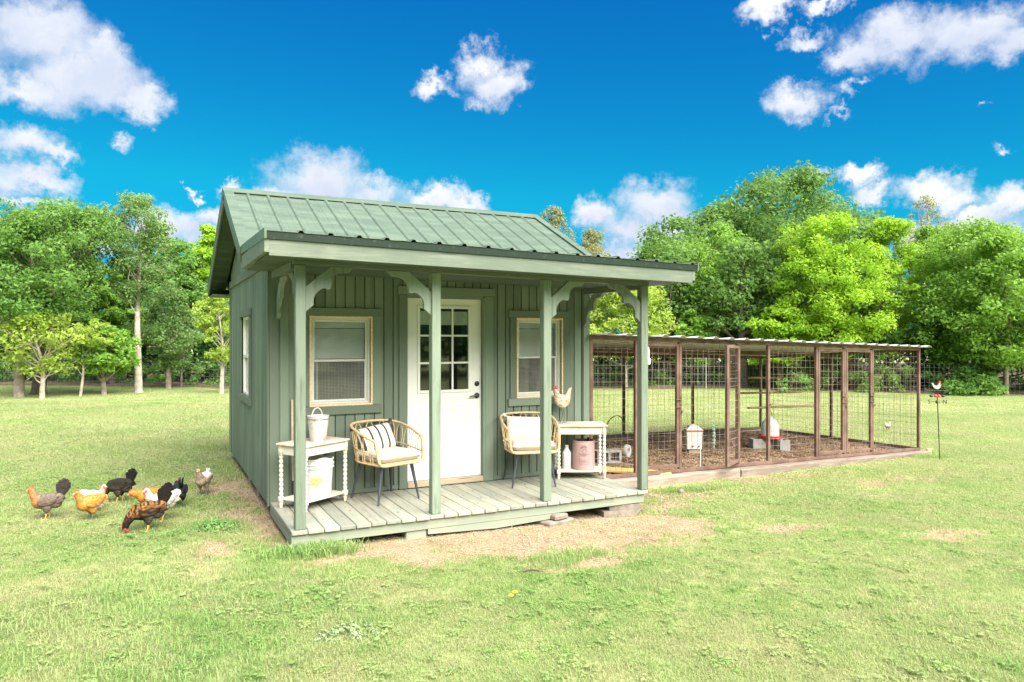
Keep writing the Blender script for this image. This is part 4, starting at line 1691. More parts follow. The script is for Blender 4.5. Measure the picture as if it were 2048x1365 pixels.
MB().tube([(-.125, 0, .385), (-.10, 0, .395)], [.001, .008], 6).build('beak', M['horn'], hf)
for s in (-1, 1):
    MB().tube([(.0 + s * .02, s * .02, .19), (.015 + s * .012, s * .022, .11), (-.005 + s * .03, s * .03, .003)], .0035, 5).tube([(-.03 + s * .03, s * .03, .003), (.03 + s * .03, s * .03, .003)], .003, 5).build('leg', M['black'], hf)

fp = on_table(T2, (.045, -.015, .094))
ft = thing('feed_tin', 'pink ribbed feed tin with a hen emblem on the shelf of the right table', 'tin', fp, 0)
pf = [(.128, 0), (.131, .003)]
z = .01
while z < .145:
    pf += [(.131, z), (.1328, z + .006), (.131, z + .012)]
    z += .014
pf += [(.131, .16), (.131, .305), (.134, .308), (.131, .314), (.131, .328), (.135, .332), (.135, .342), (.129, .342), (.127, .30), (.127, .012), (0, .012)]
MB().lathe(pf, 40).build('tin_wall', M['pink'], ft, smooth=35)
ca = math.atan2(CAM[1] - fp[1], CAM[0] - fp[0]) + .06
em = MB()


def flat(poly, z0, r=.1345, mi=0):
    return em.add(wrap([(a, b, 0) for a, b in poly], r, ca, z0), [tuple(range(len(poly)))])


for k in range(6):        # comb
    a = R(150 - k * 22)
    cx_, cz_ = .038 * math.cos(a) - .004, .245 + .034 * math.sin(a)
    em.add(wrap([(cx_ - .008, cz_ - .008, 0), (cx_ + .006, cz_ - .010, 0), (cx_ + .005 + .006 * math.cos(a), cz_ + .016, 0), (cx_ - .005, cz_ + .012, 0)], .1345, ca, 0), [(0, 1, 2, 3)])
rg, rf = [], []
for i in range(20):
    a = 2 * math.pi * i / 20
    for r_ in (.021, .027): rg.append((r_ * math.cos(a) + .004, .225 + r_ * 1.1 * math.sin(a), 0))
for i in range(20):
    j = (i + 1) % 20
    rf.append((2 * i, 2 * i + 1, 2 * j + 1, 2 * j))
em.add(wrap(rg, .1345, ca, 0), rf)
for sx in (-1, 1):
    em.add(wrap([(0, .200, 0), (sx * .03, .190, 0), (sx * .068, .199, 0), (sx * .068, .193, 0), (sx * .03, .178, 0), (0, .163, 0)], .1345, ca, 0), [tuple(range(6))])
    em.add(wrap([(sx * .060, .165, 0), (sx * .064, .165, 0), (sx * .056, .075, 0), (sx * .052, .075, 0)], .1345, ca, 0), [(0, 1, 2, 3)])
em.add(wrap([(-.054 + .018 * i, .075 - .006 * math.sin(math.pi * i / 6), 0) for i in range(7)] + [(.054 - .018 * i, .071 - .006 * math.sin(math.pi * i / 6), 0) for i in range(7)], .1345, ca, 0), [(i, i + 1, 12 - i, 13 - i) for i in range(6)])
em.build('emblem', M['pink_dark'], ft)
tv, tf = text_mesh('FEED', .036)
MB().add(wrap([(a, b, 0) for a, b, c in tv], .1348, ca, .105), tf).build('lettering', M['pink_dark'], ft)
MB().tube([(.02, .05, .22), (.075, .03, .335), (.088, .025, .365)], [.010, .010, .013], 8).build('scoop_handle', M['black'], ft, smooth=60)

wp = on_table(T2, (-.155, .01, .094))
wb = thing('white_bottle', 'white plastic bottle beside the pink tin on the shelf', 'bottle', wp, 0)
MB().lathe([(.05, 0), (.054, .005), (.054, .175), (.050, .195), (.024, .235), (.021, .25)], 20).build('bottle_body', M['pail'], wb, smooth=40)
MB().lathe([(.024, .248), (.024, .275), (.020, .278), (0, .278)], 14).build('cap', M['cushion'], wb, smooth=40)

# dry leaves and crumbs blown over the deck
lv = MB()
for k in range(150):
    x, y = float(RNG.uniform(.15, 3.65)), float(RNG.uniform(-1.22, -.06))
    s = float(RNG.uniform(.005, .016)) * (1.6 if RNG.uniform() < .12 else 1)
    a = float(RNG.uniform(0, 6.3))
    lv.box((x, y, .0045), (s, s * .55, .003), Matrix.Rotation(a, 3, 'Z') @ Matrix.Rotation(float(RNG.uniform(-.25, .25)), 3, 'X'))
tag(lv.build('dry_leaves', plain('dry_leaf', (.24, .15, .09), .9, 0, .5, 30)), 'scattered dry leaf crumbs on the deck boards', None, None, 'stuff')

# ------------------------------------------------------------------ chicken run
run = thing('chicken_run', 'rusty steel chicken run with wire mesh sides and pale corrugated roof beside the shed', 'chicken run', rp(3.6, 1.7, -.1))
ROFF = neg(run.location)
FH, BH = 1.785, 1.56           # roof heights above the base rail, front and back


def rpart(mb, name, mat, smooth=None):
    return mb.build(name, M[mat], run, ROFF, smooth=smooth)


RM = Matrix(((RUX, -RUY, 0), (RUY, RUX, 0), (0, 0, 1)))


def rbar(mb, s0, t0, h0, s1, t1, h1, w=.046, bev=.003):
    """square tube between two points of the run frame"""
    a, b = Vector(rp(s0, t0, h0)), Vector(rp(s1, t1, h1))
    d = b - a
    q = d.normalized()
    up = Vector((0, 0, 1)) if abs(q.z) < .9 else Vector((RUX, RUY, 0))
    sx = q.cross(up).normalized()
    uz = sx.cross(q)
    return mb.box((a + b) / 2, (d.length, w, w), Matrix((q, sx, uz)).transposed() if False else Matrix(((q.x, sx.x, uz.x), (q.y, sx.y, uz.y), (q.z, sx.z, uz.z))), bev)


def wirewall(mb, s0, t0, s1, t1, h0, h1, h0b=None, h1b=None, sp=.1045, r=.0023):
    """welded wire panel between two uprights"""
    ln = math.hypot(s1 - s0, t1 - t0)
    n = max(2, int(round(ln / sp)))
    lerp = lambda a, b, k: a + (b - a) * k
    h1b = h1 if h1b is None else h1b
    for i in range(1, n):
        k = i / n
        mb.tube([rp(lerp(s0, s1, k), lerp(t0, t1, k), h0), rp(lerp(s0, s1, k), lerp(t0, t1, k), lerp(h1, h1b, k))], r, 4)
    m = int(round((h1 - h0) / sp))
    for j in range(1, m):
        f = j / m
        mb.tube([rp(s0, t0, lerp(h0, h1, f)), rp(s1, t1, lerp(h0, h1b, f))], r, 4)
    return mb


# front posts, rails
fposts = (-.045, 1.462, 3.245, 4.36, 5.07, 5.82, 7.195)
for s in fposts:
    rpart(rbar(MB(), s, 0, .026, s, 0, FH - .052), 'post', 'rust')
rpart(rbar(MB(), -.07, 0, 0, 7.22, 0, 0), 'base_rail', 'rust')
rpart(rbar(MB(), -.07, 0, FH - .026, 7.22, 0, FH - .026, .052), 'top_rail', 'rust')
bposts = (1.6, 3.36, 5.16, 7.195)
for s in bposts:
    rpart(rbar(MB(), s, RDEP, .026, s, RDEP, BH - .052), 'post', 'rust')
rpart(rbar(MB(), -.07, RDEP, 0, 7.22, RDEP, 0), 'base_rail', 'rust')
rpart(rbar(MB(), -.07, RDEP, BH - .026, 7.22, RDEP, BH - .026, .06), 'top_rail', 'rust')
rpart(rbar(MB(), 7.195, 1.72, .026, 7.195, 1.72, (FH + BH) / 2 - .052), 'post', 'rust')
rpart(rbar(MB(), 7.195, .026, 0, 7.195, RDEP - .026, 0), 'base_rail', 'rust')
rpart(rbar(MB(), 7.195, .026, FH - .03, 7.195, RDEP - .026, BH - .03), 'top_rail', 'rust')
rpart(rbar(MB(), -.02, 1.75, (FH + BH) / 2 - .05, 7.16, 1.75, (FH + BH) / 2 - .05, .075), 'purlin', 'rust')
# fixed wire panels
for a, b in ((-.02, .66), (1.49, 2.565), (3.27, 4.335), (5.845, 7.17)):
    rpart(wirewall(MB(), a, .012, b, .012, .026, FH - .052), 'wire_panel', 'rwire')
for a, b in ((-.02, 1.575), (1.625, 3.335), (3.385, 5.135), (5.185, 7.17)):
    rpart(wirewall(MB(), a, RDEP + .012, b, RDEP + .012, .026, BH - .056, r=.0016), 'wire_panel', 'rwire')
for a, b in ((.026, 1.695), (1.745, RDEP - .026)):
    ha, hb = FH + (BH - FH) * a / RDEP - .056, FH + (BH - FH) * b / RDEP - .056
    rpart(wirewall(MB(), 7.207, a, 7.207, b, .026, ha, None, hb), 'wire_panel', 'rwire')
rpart(rbar(MB(), .69, 0, .026, .69, 0, FH - .052), 'post', 'rust')
rpart(rbar(MB(), 2.59, 0, .026, 2.59, 0, FH - .052), 'post', 'rust')


def gate(s0, s1, ang=0.0, hinge=None, latch=True):
    """framed wire gate; ang swings it inwards about s0"""
    H0, H1 = .05, FH - .07
    c, s_ = math.cos(ang), math.sin(ang)

    def q(d): return (s0 + d * c, d * s_ - .004)
    w = s1 - s0
    g = MB()
    f = lambda d0, h0, d1, h1: rbar(g, *q(d0), h0, *q(d1), h1, .042)
    f(.021, H0, .021, H1)
    f(w - .021, H0, w - .021, H1)
    f(.042, H0 + .021, w - .042, H0 + .021)
    f(.042, H1 - .021, w - .042, H1 - .021)
    o = rpart(g, 'gate', 'rust')
    a, b = q(.042), q(w - .042)
    wirewall(MB(), a[0], a[1] + .0, b[0], b[1], H0 + .04, H1 - .04).build('wire_panel', M['rwire'], o)
    if latch:
        l = MB()
        e = q(w - .02)
        for h in (.86, .96):
            l.tube([rp(e[0] - .05, e[1] - .035, h), rp(e[0] + .05, e[1] - .035, h)], .008, 6)
            l.tube([rp(e[0] + .045, e[1] - .035, h - .02), rp(e[0] + .045, e[1] - .035, h + .05)], .006, 6)
        l.box(rp(e[0] + .06, e[1] - .04, .80), (.03, .012, .04), RM, .003)
        l.build('latch', M['rust'], o)
    return o


gate(.72, 1.432)
gate(2.612, 3.232, R(207), latch=False)
gate(4.39, 5.04)
gate(5.10, 5.79)
lt = MB()
for h in (1.04, .86):
    lt.box(rp(3.275, -.03, h), (.05, .02, .035), RM, .004)
    lt.tube([rp(3.26, -.03, h), rp(3.31, -.05, h + .03)], .005, 5)
rpart(lt, 'latch', 'rust')
# roof sheets
sh0 = Vector(rp(0, -.13, 0))
ns = 8
for k in range(ns):
    a, b = -.10 + k * 7.42 / ns, -.10 + (k + 1) * 7.42 / ns + .02
    prof = []
    m = 3
    pw = (7.42 / ns) / m
    lift = .0022 * (k % 2)
    for j in range(m):
        x = a + j * pw
        prof += [(x, 0), (x + pw * .58, .002), (x + pw * .70, .026), (x + pw * .82, .026), (x + pw * .94, .002)]
    prof.append((b, 0))
    vs = []
    for (x, h) in prof:
        for (tt, hh) in ((-.16, FH + .004 + .14 * (FH - BH) / RDEP), (RDEP + .15, BH + .004 - .15 * (FH - BH) / RDEP)):
            for dz in (0, -.002):
                vs.append(rp(x, tt, hh + h + lift + dz + .0015))
    fs = []
    for i in range(len(prof) - 1):
        o = 4 * i
        fs += [(o, o + 4, o + 6, o + 2), (o + 1, o + 3, o + 7, o + 5), (o, o + 1, o + 5, o + 4), (o + 2, o + 6, o + 7, o + 3)]
    rpart(MB().add(vs, fs), 'roof_sheet', 'galv')
# timbers the frame stands on


def tie(s0, t0, s1, t1, w=.16, seed=0):
    r = np.random.default_rng(seed)
    a, b = Vector(rp(s0, t0, -.026)), Vector(rp(s1, t1, -.026))
    n = max(6, int((b - a).length / .22))
    d = (b - a).normalized()
    sd = Vector((d.y, -d.x, 0))
    vs = []
    for i in range(n + 1):
        p_ = a.lerp(b, i / n)
        g = float(gz(p_.x, p_.y)) - .03
        j = r.normal(0, .0055, 6)
        up = Vector((0, 0, 1))
        for (o, z) in ((-w / 2, g), (w / 2, g), (w / 2 + j[0], p_.z - .022 + j[1]), (w / 2 - .02 + j[2], p_.z - .001 + min(j[3], 0)), (-w / 2 + .02, p_.z - .001 + min(j[4], 0)), (-w / 2 + j[5], p_.z - .022)):
            vs.append((p_.x + sd.x * o, p_.y + sd.y * o, z))
    fs = []
    for i in range(n):
        o = 6 * i
        fs += [(o + k, o + (k + 1) % 6, o + 6 + (k + 1) % 6, o + 6 + k) for k in range(6)]
    fs += [tuple(range(6))[::-1], tuple(6 * n + k for k in range(6))]
    return rpart(MB().add(vs, fs), 'timber_tie', 'tie')


tie(.02, -.045, 2.50, -.045, .17, 1)
tie(2.515, -.06, 7.36, -.045, .17, 2)
tie(.02, RDEP + .02, 3.5, RDEP + .02, .17, 3)
tie(3.52, RDEP + .02, 7.10, RDEP + .02, .17, 4)
tie(7.215, .06, 7.215, RDEP - .07, .16, 5)
# mulch floor
ns_, nt_ = 120, 58
sg, tg = np.meshgrid(np.linspace(.0, 7.14, ns_), np.linspace(.03, RDEP - .06, nt_))
xw, yw = RA[0] + sg * RUX - tg * RUY, RA[1] + sg * RUY + tg * RUX
zw = -.10 - .0285 * sg - .062 + .05 * (fbm(sg * 1.1, tg * 1.1, 41, 3) - .45) + .03 * (fbm(sg * 9, tg * 9, 42, 3) - .5)
i = (np.arange(nt_ - 1)[:, None] * ns_ + np.arange(ns_ - 1)[None]).ravel()
t = NT('mulch')
n3, n4 = t.noise(22, 5, .75), t.noise(70, 4, .75)
c = t.mix(t.ramp(n3, .35, .65), (.100, .058, .033), (.220, .140, .085))
c = t.mix(t.ramp(n4, .55, .7, 0, .8), c, (.35, .245, .155))
t.bump(t.math('ADD', n3, n4), 1.0, .03)
mulch_mat = t.done(c, .95)
me = np_mesh('mulch_bed', np.stack([xw, yw, zw], -1).reshape(-1, 3), np.stack([i, i + 1, i + ns_ + 1, i + ns_], 1), mulch_mat, True)
tag(link('mulch_bed', me), kind='structure', label='brown mulch floor inside the chicken run')


def mz(s, t_): return zb(s) - .062


fl = []
for k, col in enumerate(((.125, .074, .042), (.28, .185, .11), (.40, .285, .175))):
    mb = MB()
    for j in range(10):
        p_ = RNG.normal(0, .05, 2)
        mb.box((p_[0], p_[1], float(RNG.uniform(.002, .014))), (float(RNG.uniform(.02, .05)), float(RNG.uniform(.006, .012)), .004),
               Matrix.Rotation(float(RNG.uniform(0, 6.3)), 3, 'Z') @ Matrix.Rotation(float(RNG.uniform(-.5, .5)), 3, 'Y'))
    fl.append(bpy.data.objects.new('bark_chip', mb.mesh('bark_chip', plain('bark_chip', col, .95, 0, .3, 20, 0))))
ss, tt = RNG.uniform(.05, 7.05, 5200), RNG.uniform(.08, RDEP - .12, 5200)
P = np.stack([RA[0] + ss * RUX - tt * RUY, RA[1] + ss * RUY + tt * RUX, -.10 - .0285 * ss - .062 + .05 * (fbm(ss * 1.1, tt * 1.1, 41, 3) - .45)], 1)
scatter('bark_chips', P, RNG.uniform(0, 6.3, 5200), RNG.uniform(.5, 1.1, 5200), RNG.integers(0, 3, 5200), fl, 'bark chips and straw bits over the run floor')


# ---- things inside the run
def wpos(x, y):
    s, t_ = run_st(x, y)
    return float(zb(float(s)) - .062)


x, y = 4.98, 1.42
cb = cinder(MB()).build('concrete_block', M['stone'], None, (x, y, wpos(x, y) - .0), (R(90), 0, R(-8)))
cb.location.z += .095
tag(cb, 'concrete block lying on its side by the post at the left end of the run', 'block', 'concrete blocks inside the run')
fx, fy = 5.28, 1.25
rl = thing('wire_coil', 'round coil of pale wire propped against the concrete block on its side', 'wire coil', (fx, fy, wpos(fx, fy) + .17), R(30))
Mx = Matrix.Rotation(R(90), 3, 'X')
MB().lathe([(.045, -.03), (.09, -.03), (.10, 0), (.09, .03), (.045, .03), (.04, 0), (.045, -.03)], 22, (0, 0, 0), Mx, cap=False).build('coil', M['wire'], rl, smooth=50)
MB().box((0, 0, 0), (.012, .03, .09), Matrix.Rotation(R(35), 3, 'Y')).box((0, 0, -.0), (.09, .028, .012), Matrix.Rotation(R(35), 3, 'Y')).build('hub', M['stone'], rl)

x, y = 6.86, 1.62
fz = wpos(x, y)
fd = thing('hanging_feeder', 'white poultry drinker with peaked lid and red nipples standing in the run', 'drinker', (x, y, fz + .10), R(-28))
pv = [(-.115, -.115, 0), (.115, -.115, 0), (.115, .115, 0), (-.115, .115, 0), (-.125, -.125, .30), (.125, -.125, .30), (.125, .125, .30), (-.125, .125, .30)]
MB().add(pv, [(3, 2, 1, 0), (0, 1, 5, 4), (1, 2, 6, 5), (2, 3, 7, 6), (3, 0, 4, 7), (4, 5, 6, 7)]).build('tank', M['white'], fd)
MB().lathe([(.185, .302), (.188, .312), (.09, .375), (.02, .395), (.0, .397)], 4, (0, 0, 0), Matrix.Rotation(R(45), 3, 'Z')).build('lid', M['white'], fd)
MB().lathe([(.182, .285), (.186, .287), (.186, .299), (.182, .3)], 4, (0, 0, 0), Matrix.Rotation(R(45), 3, 'Z'), cap=False).build('band', M['redcomb'], fd)
for k in (-.03, .07):
    MB().lathe([(.012, 0), (.014, .02), (.006, .035)], 8, (k, -.117, .05), Matrix.Rotation(R(90), 3, 'X')).build('nipple', M['redcomb'], fd)
MB().bx(-.09, .09, -.09, .09, -.10, -.002, .01).build('foot', M['raw_x'], fd)

x, y = 8.62, 1.72
wz = wpos(x, y)
tag(cinder(MB()).build('concrete_block', M['stone'], None, (x - .11, y + .04, wz), (0, 0, R(-18))), 'left concrete block under the red and white drinker', 'block', 'concrete blocks inside the run')
tag(cinder(MB()).build('concrete_block', M['stone'], None, (x + .12, y - .16, wz), (0, 0, R(72))), 'right concrete block under the red and white drinker', 'block', 'concrete blocks inside the run')
wt = thing('poultry_drinker', 'white domed poultry drinker with red tray on two concrete blocks', 'drinker', (x + .02, y - .04, wz + .192), 0)
MB().lathe([(.12, 0), (.19, .008), (.20, .055), (.19, .058), (.18, .02), (.0, .02)], 24).build('tray', M['red'], wt, smooth=40)
MB().lathe([(.155, .025), (.155, .22), (.145, .26), (.07, .345), (.045, .36), (.04, .385), (0, .39)], 20).build('tank', M['white'], wt, smooth=35)
hd = MB()
for k in range(9):
    a = math.pi * k / 8
    hd.tube([(.05 * math.cos(a), 0, .38 + .10 * math.sin(a)), (.05 * math.cos(a + math.pi / 8), 0, .38 + .10 * math.sin(a + math.pi / 8))], .005, 5) if k < 8 else None
hd.build('handle', M['black'], wt)

x, y = 4.50, .45
tag(MB().bx(-.75, .75, -.09, .09, 0, .03, .003).build('loose_plank', M['orange_board'], None, (x, y, wpos(x, y) + .045), (R(4), R(3), R(-31))), 'yellowish loose plank lying in the run next to the deck', 'plank')
x, y = 5.16, 1.62
hk = [(0, 0, 0), (0, 0, .45), (.02, 0, .58), (.08, -.01, .66), (.16, -.02, .70), (.23, -.03, .66), (.255, -.035, .56), (.26, -.035, .49)]
tag(MB().tube(bez(hk, 5), .008, 6).build('shepherd_hook', M['black'], None, (x, y, wpos(x, y) - .03), (0, 0, R(-25)), 60), 'thin dark shepherd hook standing behind the right table', 'hook')
x, y = 7.30, 1.62
zz = wpos(x, y)
tw = thing('wind_twister', 'mint green spiral ornament hanging on a string in the run', 'ornament', (x, y, zz + .02))
vs, fs = [], []
n = 40
for k in range(n + 1):
    a, z = k * .62, .03 + .46 * k / n
    r_ = .032 * math.sin(math.pi * (.12 + .8 * k / n))
    vs += [(r_ * math.cos(a), r_ * math.sin(a), z), (-r_ * math.cos(a), -r_ * math.sin(a), z), (r_ * math.cos(a), r_ * math.sin(a), z + .006), (-r_ * math.cos(a), -r_ * math.sin(a), z + .006)]
for k in range(n):
    o = 4 * k
    fs += [(o, o + 1, o + 5, o + 4), (o + 2, o + 6, o + 7, o + 3), (o, o + 4, o + 6, o + 2), (o + 1, o + 3, o + 7, o + 5)]
MB().add(vs, fs).build('spiral', M['mint'], tw)
MB().tube([(0, 0, .49), (0, 0, 1.66 - (zz - wpos(x, y)) - .02)], .0025, 4).build('string', M['wire'], tw)
x, y = 5.90, .35
tag(MB().tube([(0, 0, 0), (.02, .02, .36)], .006, 6).build('white_stake', M['white'], None, (x, y, wpos(x, y) - .02)), 'thin white stake standing in the mulch near the front wire', 'stake')
x, y = 8.14, 2.1
pk = thing('pink_pot', 'small pink pot tipped in the mulch behind the open gate', 'pot', (x, y, wpos(x, y) + .06), R(20))
MB().lathe([(.06, -.06), (.085, .06), (.09, .075), (.08, .075), (.055, -.05), (0, -.05)], 14, (0, 0, 0), Matrix.Rotation(R(70), 3, 'X')).build('pot_wall', M['pink'], pk, smooth=40)
x, y = 7.85, 2.85
tag(MB().tube([(0, 0, .0), (0, 0, .14), (-.03, 0, .19), (-.07, 0, .20)], .022, 8).build('black_pipe', M['black'], None, (x, y, wpos(x, y) - .01), (0, 0, 0), 60), 'bent black pipe end rising by the rear timber', 'pipe')
# roost ladder: three round perches at the back right
for k, (s0, s1, t_, h) in enumerate(((5.85, 6.85, 2.6, 1.13), (5.1, 6.95, 2.2, .86), (4.9, 7.1, 1.8, .62))):
    tag(MB().tube([rp(s0, t_, h), rp(s1, t_ + .02, h)], .020, 8).build('roost_pole', plain('peeled_pole', (.52, .37, .19), .7, 0, .2, 9), None, (0, 0, 0), (0, 0, 0), 60),
        ('topmost', 'middle', 'lowest')[k] + ' of three peeled roost poles at the far end of the run', 'perch', 'roost poles in the run')
for s_, hh, t0, t1 in ((5.9, 1.12, 2.6, 3.4), (6.8, 1.12, 2.6, 3.4)):
    pass
# lantern hanging from the front rail next to the shed post
lx = rp(.80, -.09, 1.70)
ltn = thing('hanging_lantern', 'small white and green lantern hanging beside the right corner post', 'lantern', (lx[0], lx[1], lx[2] - .27))
MB().lathe([(.03, 0), (.045, .005), (.048, .07), (.03, .10)], 12).build('globe', M['pail'], ltn, smooth=40)
MB().lathe([(.032, .10), (.036, .16), (.028, .22), (.010, .24)], 12).build('cap', M['mint'], ltn, smooth=40)
MB().tube([(0, 0, .24), (0, .02, .27), (0, .07, .285)], .003, 5).build('hook', M['black'], ltn)
# end trim of the front timber
x, y, _ = rp(7.42, -.06)
br = thing('tie_end_bracket', 'orange rusty bracket with a white knob at the far end of the front timber', 'bracket', (x, y, zb(7.4) - .06))
MB().prism([(-.07, .06), (.07, .06), (.045, -.05), (-.02, -.07)], (0, 0, 0), (RUX, RUY, 0), (0, 0, 1), .03).build('plate', M['orange_board'], br)
MB().ball((-.02, -.035, -.03), .026).build('knob', M['white'], br, smooth=180)
MB().ball((-.02, -.02, -.03), (.045, .02, .05)).build('backing', M['black'], br, smooth=180)

# ------------------------------------------------------------------ weathervane
vx, vy = 10.72, 0.02
vz = float(gz(vx, vy))
wv = thing('weathervane', 'tall thin garden weathervane with white rooster and north south letters', 'weathervane', (vx, vy, vz), -YAW - R(3))
H = 1.30
MB().tube([(.05, 0, -.05), (.03, 0, .5), (.0, 0, H - .02)], .0075, 6).build('pole', M['black'], wv, smooth=60)
MB().tube([(-.10, 0, .98), (.10, 0, .975)], .005, 6).ball((0, 0, .978), (.024, .024, .03), None, 8, 6).build('compass_bar', M['black'], wv)
for s, xx in (('S', -.125), ('N', .13)):
    tv, tf = text_mesh(s, .095, .004)
    MB().add([(a + xx, -c, b + .977) for a, b, c in tv], tf).build('letter', M['black'], wv)
for k in range(4):
    xx = -.09 + .06 * k
    MB().ball((xx, -.02 * (k % 2), 1.078), (.030, .03, .022), None, 10, 6).build('wind_cup', M['redcomb'] if k in (1, 2) else M['black'], wv, smooth=180)
MB().tube([(-.09, 0, 1.078), (.09, 0, 1.078)], .004, 5).build('cup_arm', M['black'], wv)
ar = MB().tube([(-.16, 0, 1.175), (.17, 0, 1.165)], .004, 5)
ar.prism([(.15, 1.20), (.21, 1.165), (.15, 1.13)], (0, 0, 0), (1, 0, 0), (0, 0, 1), .006)
ar.prism([(-.13, 1.175), (-.17, 1.21), (-.215, 1.205), (-.20, 1.175), (-.215, 1.15), (-.17, 1.14)], (0, 0, 0), (1, 0, 0), (0, 0, 1), .006)
ar.build('arrow', M['black'], wv)
ro = [(-.09, .115), (-.075, .075), (-.05, .035), (-.02, .012), (.03, .008), (.06, .035), (.07, .075), (.068, .115), (.052, .138), (.035, .13), (.03, .095), (.012, .075), (-.02, .075), (-.05, .09), (-.07, .125)]
MB().prism([(a * .9 - .005, b * .9 + 1.185) for a, b in ro], (0, 0, 0), (1, 0, 0), (0, 0, 1), .03).build('rooster', M['stone'], wv)
MB().prism([(a * .9, b * .9 + 1.185) for a, b in ((.03, .135), (.035, .16), (.048, .15), (.058, .163), (.066, .135), (.07, .11), (.058, .09), (.056, .125))], (0, 0, 0), (1, 0, 0), (0, 0, 1), .034).build('comb', M['redcomb'], wv)

# ------------------------------------------------------------------ hens
def fuse(name, mb, voxel, iters=4):
    """fuse overlapping shapes into one smooth skin"""
    me = mb.mesh(name, [])
    o = bpy.data.objects.new(name, me)
    COL.objects.link(o)
    md = o.modifiers.new('r', 'REMESH')
    md.mode, md.voxel_size = 'VOXEL', voxel
    md = o.modifiers.new('s', 'SMOOTH')
    md.iterations, md.factor = iters, .5
    bpy.context.view_layer.update()
    dg = bpy.context.evaluated_depsgraph_get()
    out = bpy.data.meshes.new_from_object(o.evaluated_get(dg))
    bpy.data.objects.remove(o)
    n = len(out.vertices)
    V = np.zeros(n * 3, np.float32)
    out.vertices.foreach_get('co', V)
    F = [tuple(p.vertices) for p in out.polygons]
    return V.reshape(-1, 3), F


def feather_mat():
    t = NT('feathers')
    at = t.node('Attribute', 0, {'attribute_name': 'tone'})
    n = t.noise(34, 4, .7, (1, 1.6, 1.6))
    v = t.node('TexVoronoi', Vector=t.mapped((34, 60, 60)), Scale=1.0)
    f = t.math('MULTIPLY', t.ramp(n, .3, .7, .72, 1.28), t.ramp(v, .15, .75, 1.08, .72))
    vm = t.N.new('ShaderNodeVectorMath')
    vm.operation = 'SCALE'
    t.L.new(at, vm.inputs[0])
    t.L.new(f, vm.inputs['Scale'])
    t.bump(t.math('ADD', v, n), .5, .006)
    return t.done(vm.outputs[0], .8, 0, .2)


FEATHER = feather_mat()


def colored(name, V, F, pal, parent, smooth=True):
    me = bpy.data.meshes.new(name)
    me.from_pydata([tuple(p) for p in V], [], F)
    me.materials.append(FEATHER)
    me.polygons.foreach_set('use_smooth', [smooth] * len(F))
    a = me.color_attributes.new('tone', 'FLOAT_COLOR', 'POINT')
    c = np.ones((len(V), 4), np.float32)
    c[:, :3] = pal(np.asarray(V))
    a.data.foreach_set('color', c.ravel())
    me.update()
    return link(name, me, parent)


def lerp3(a, b, k):
    k = np.asarray(k)[..., None]
    return np.array(a) * (1 - k) + np.array(b) * k


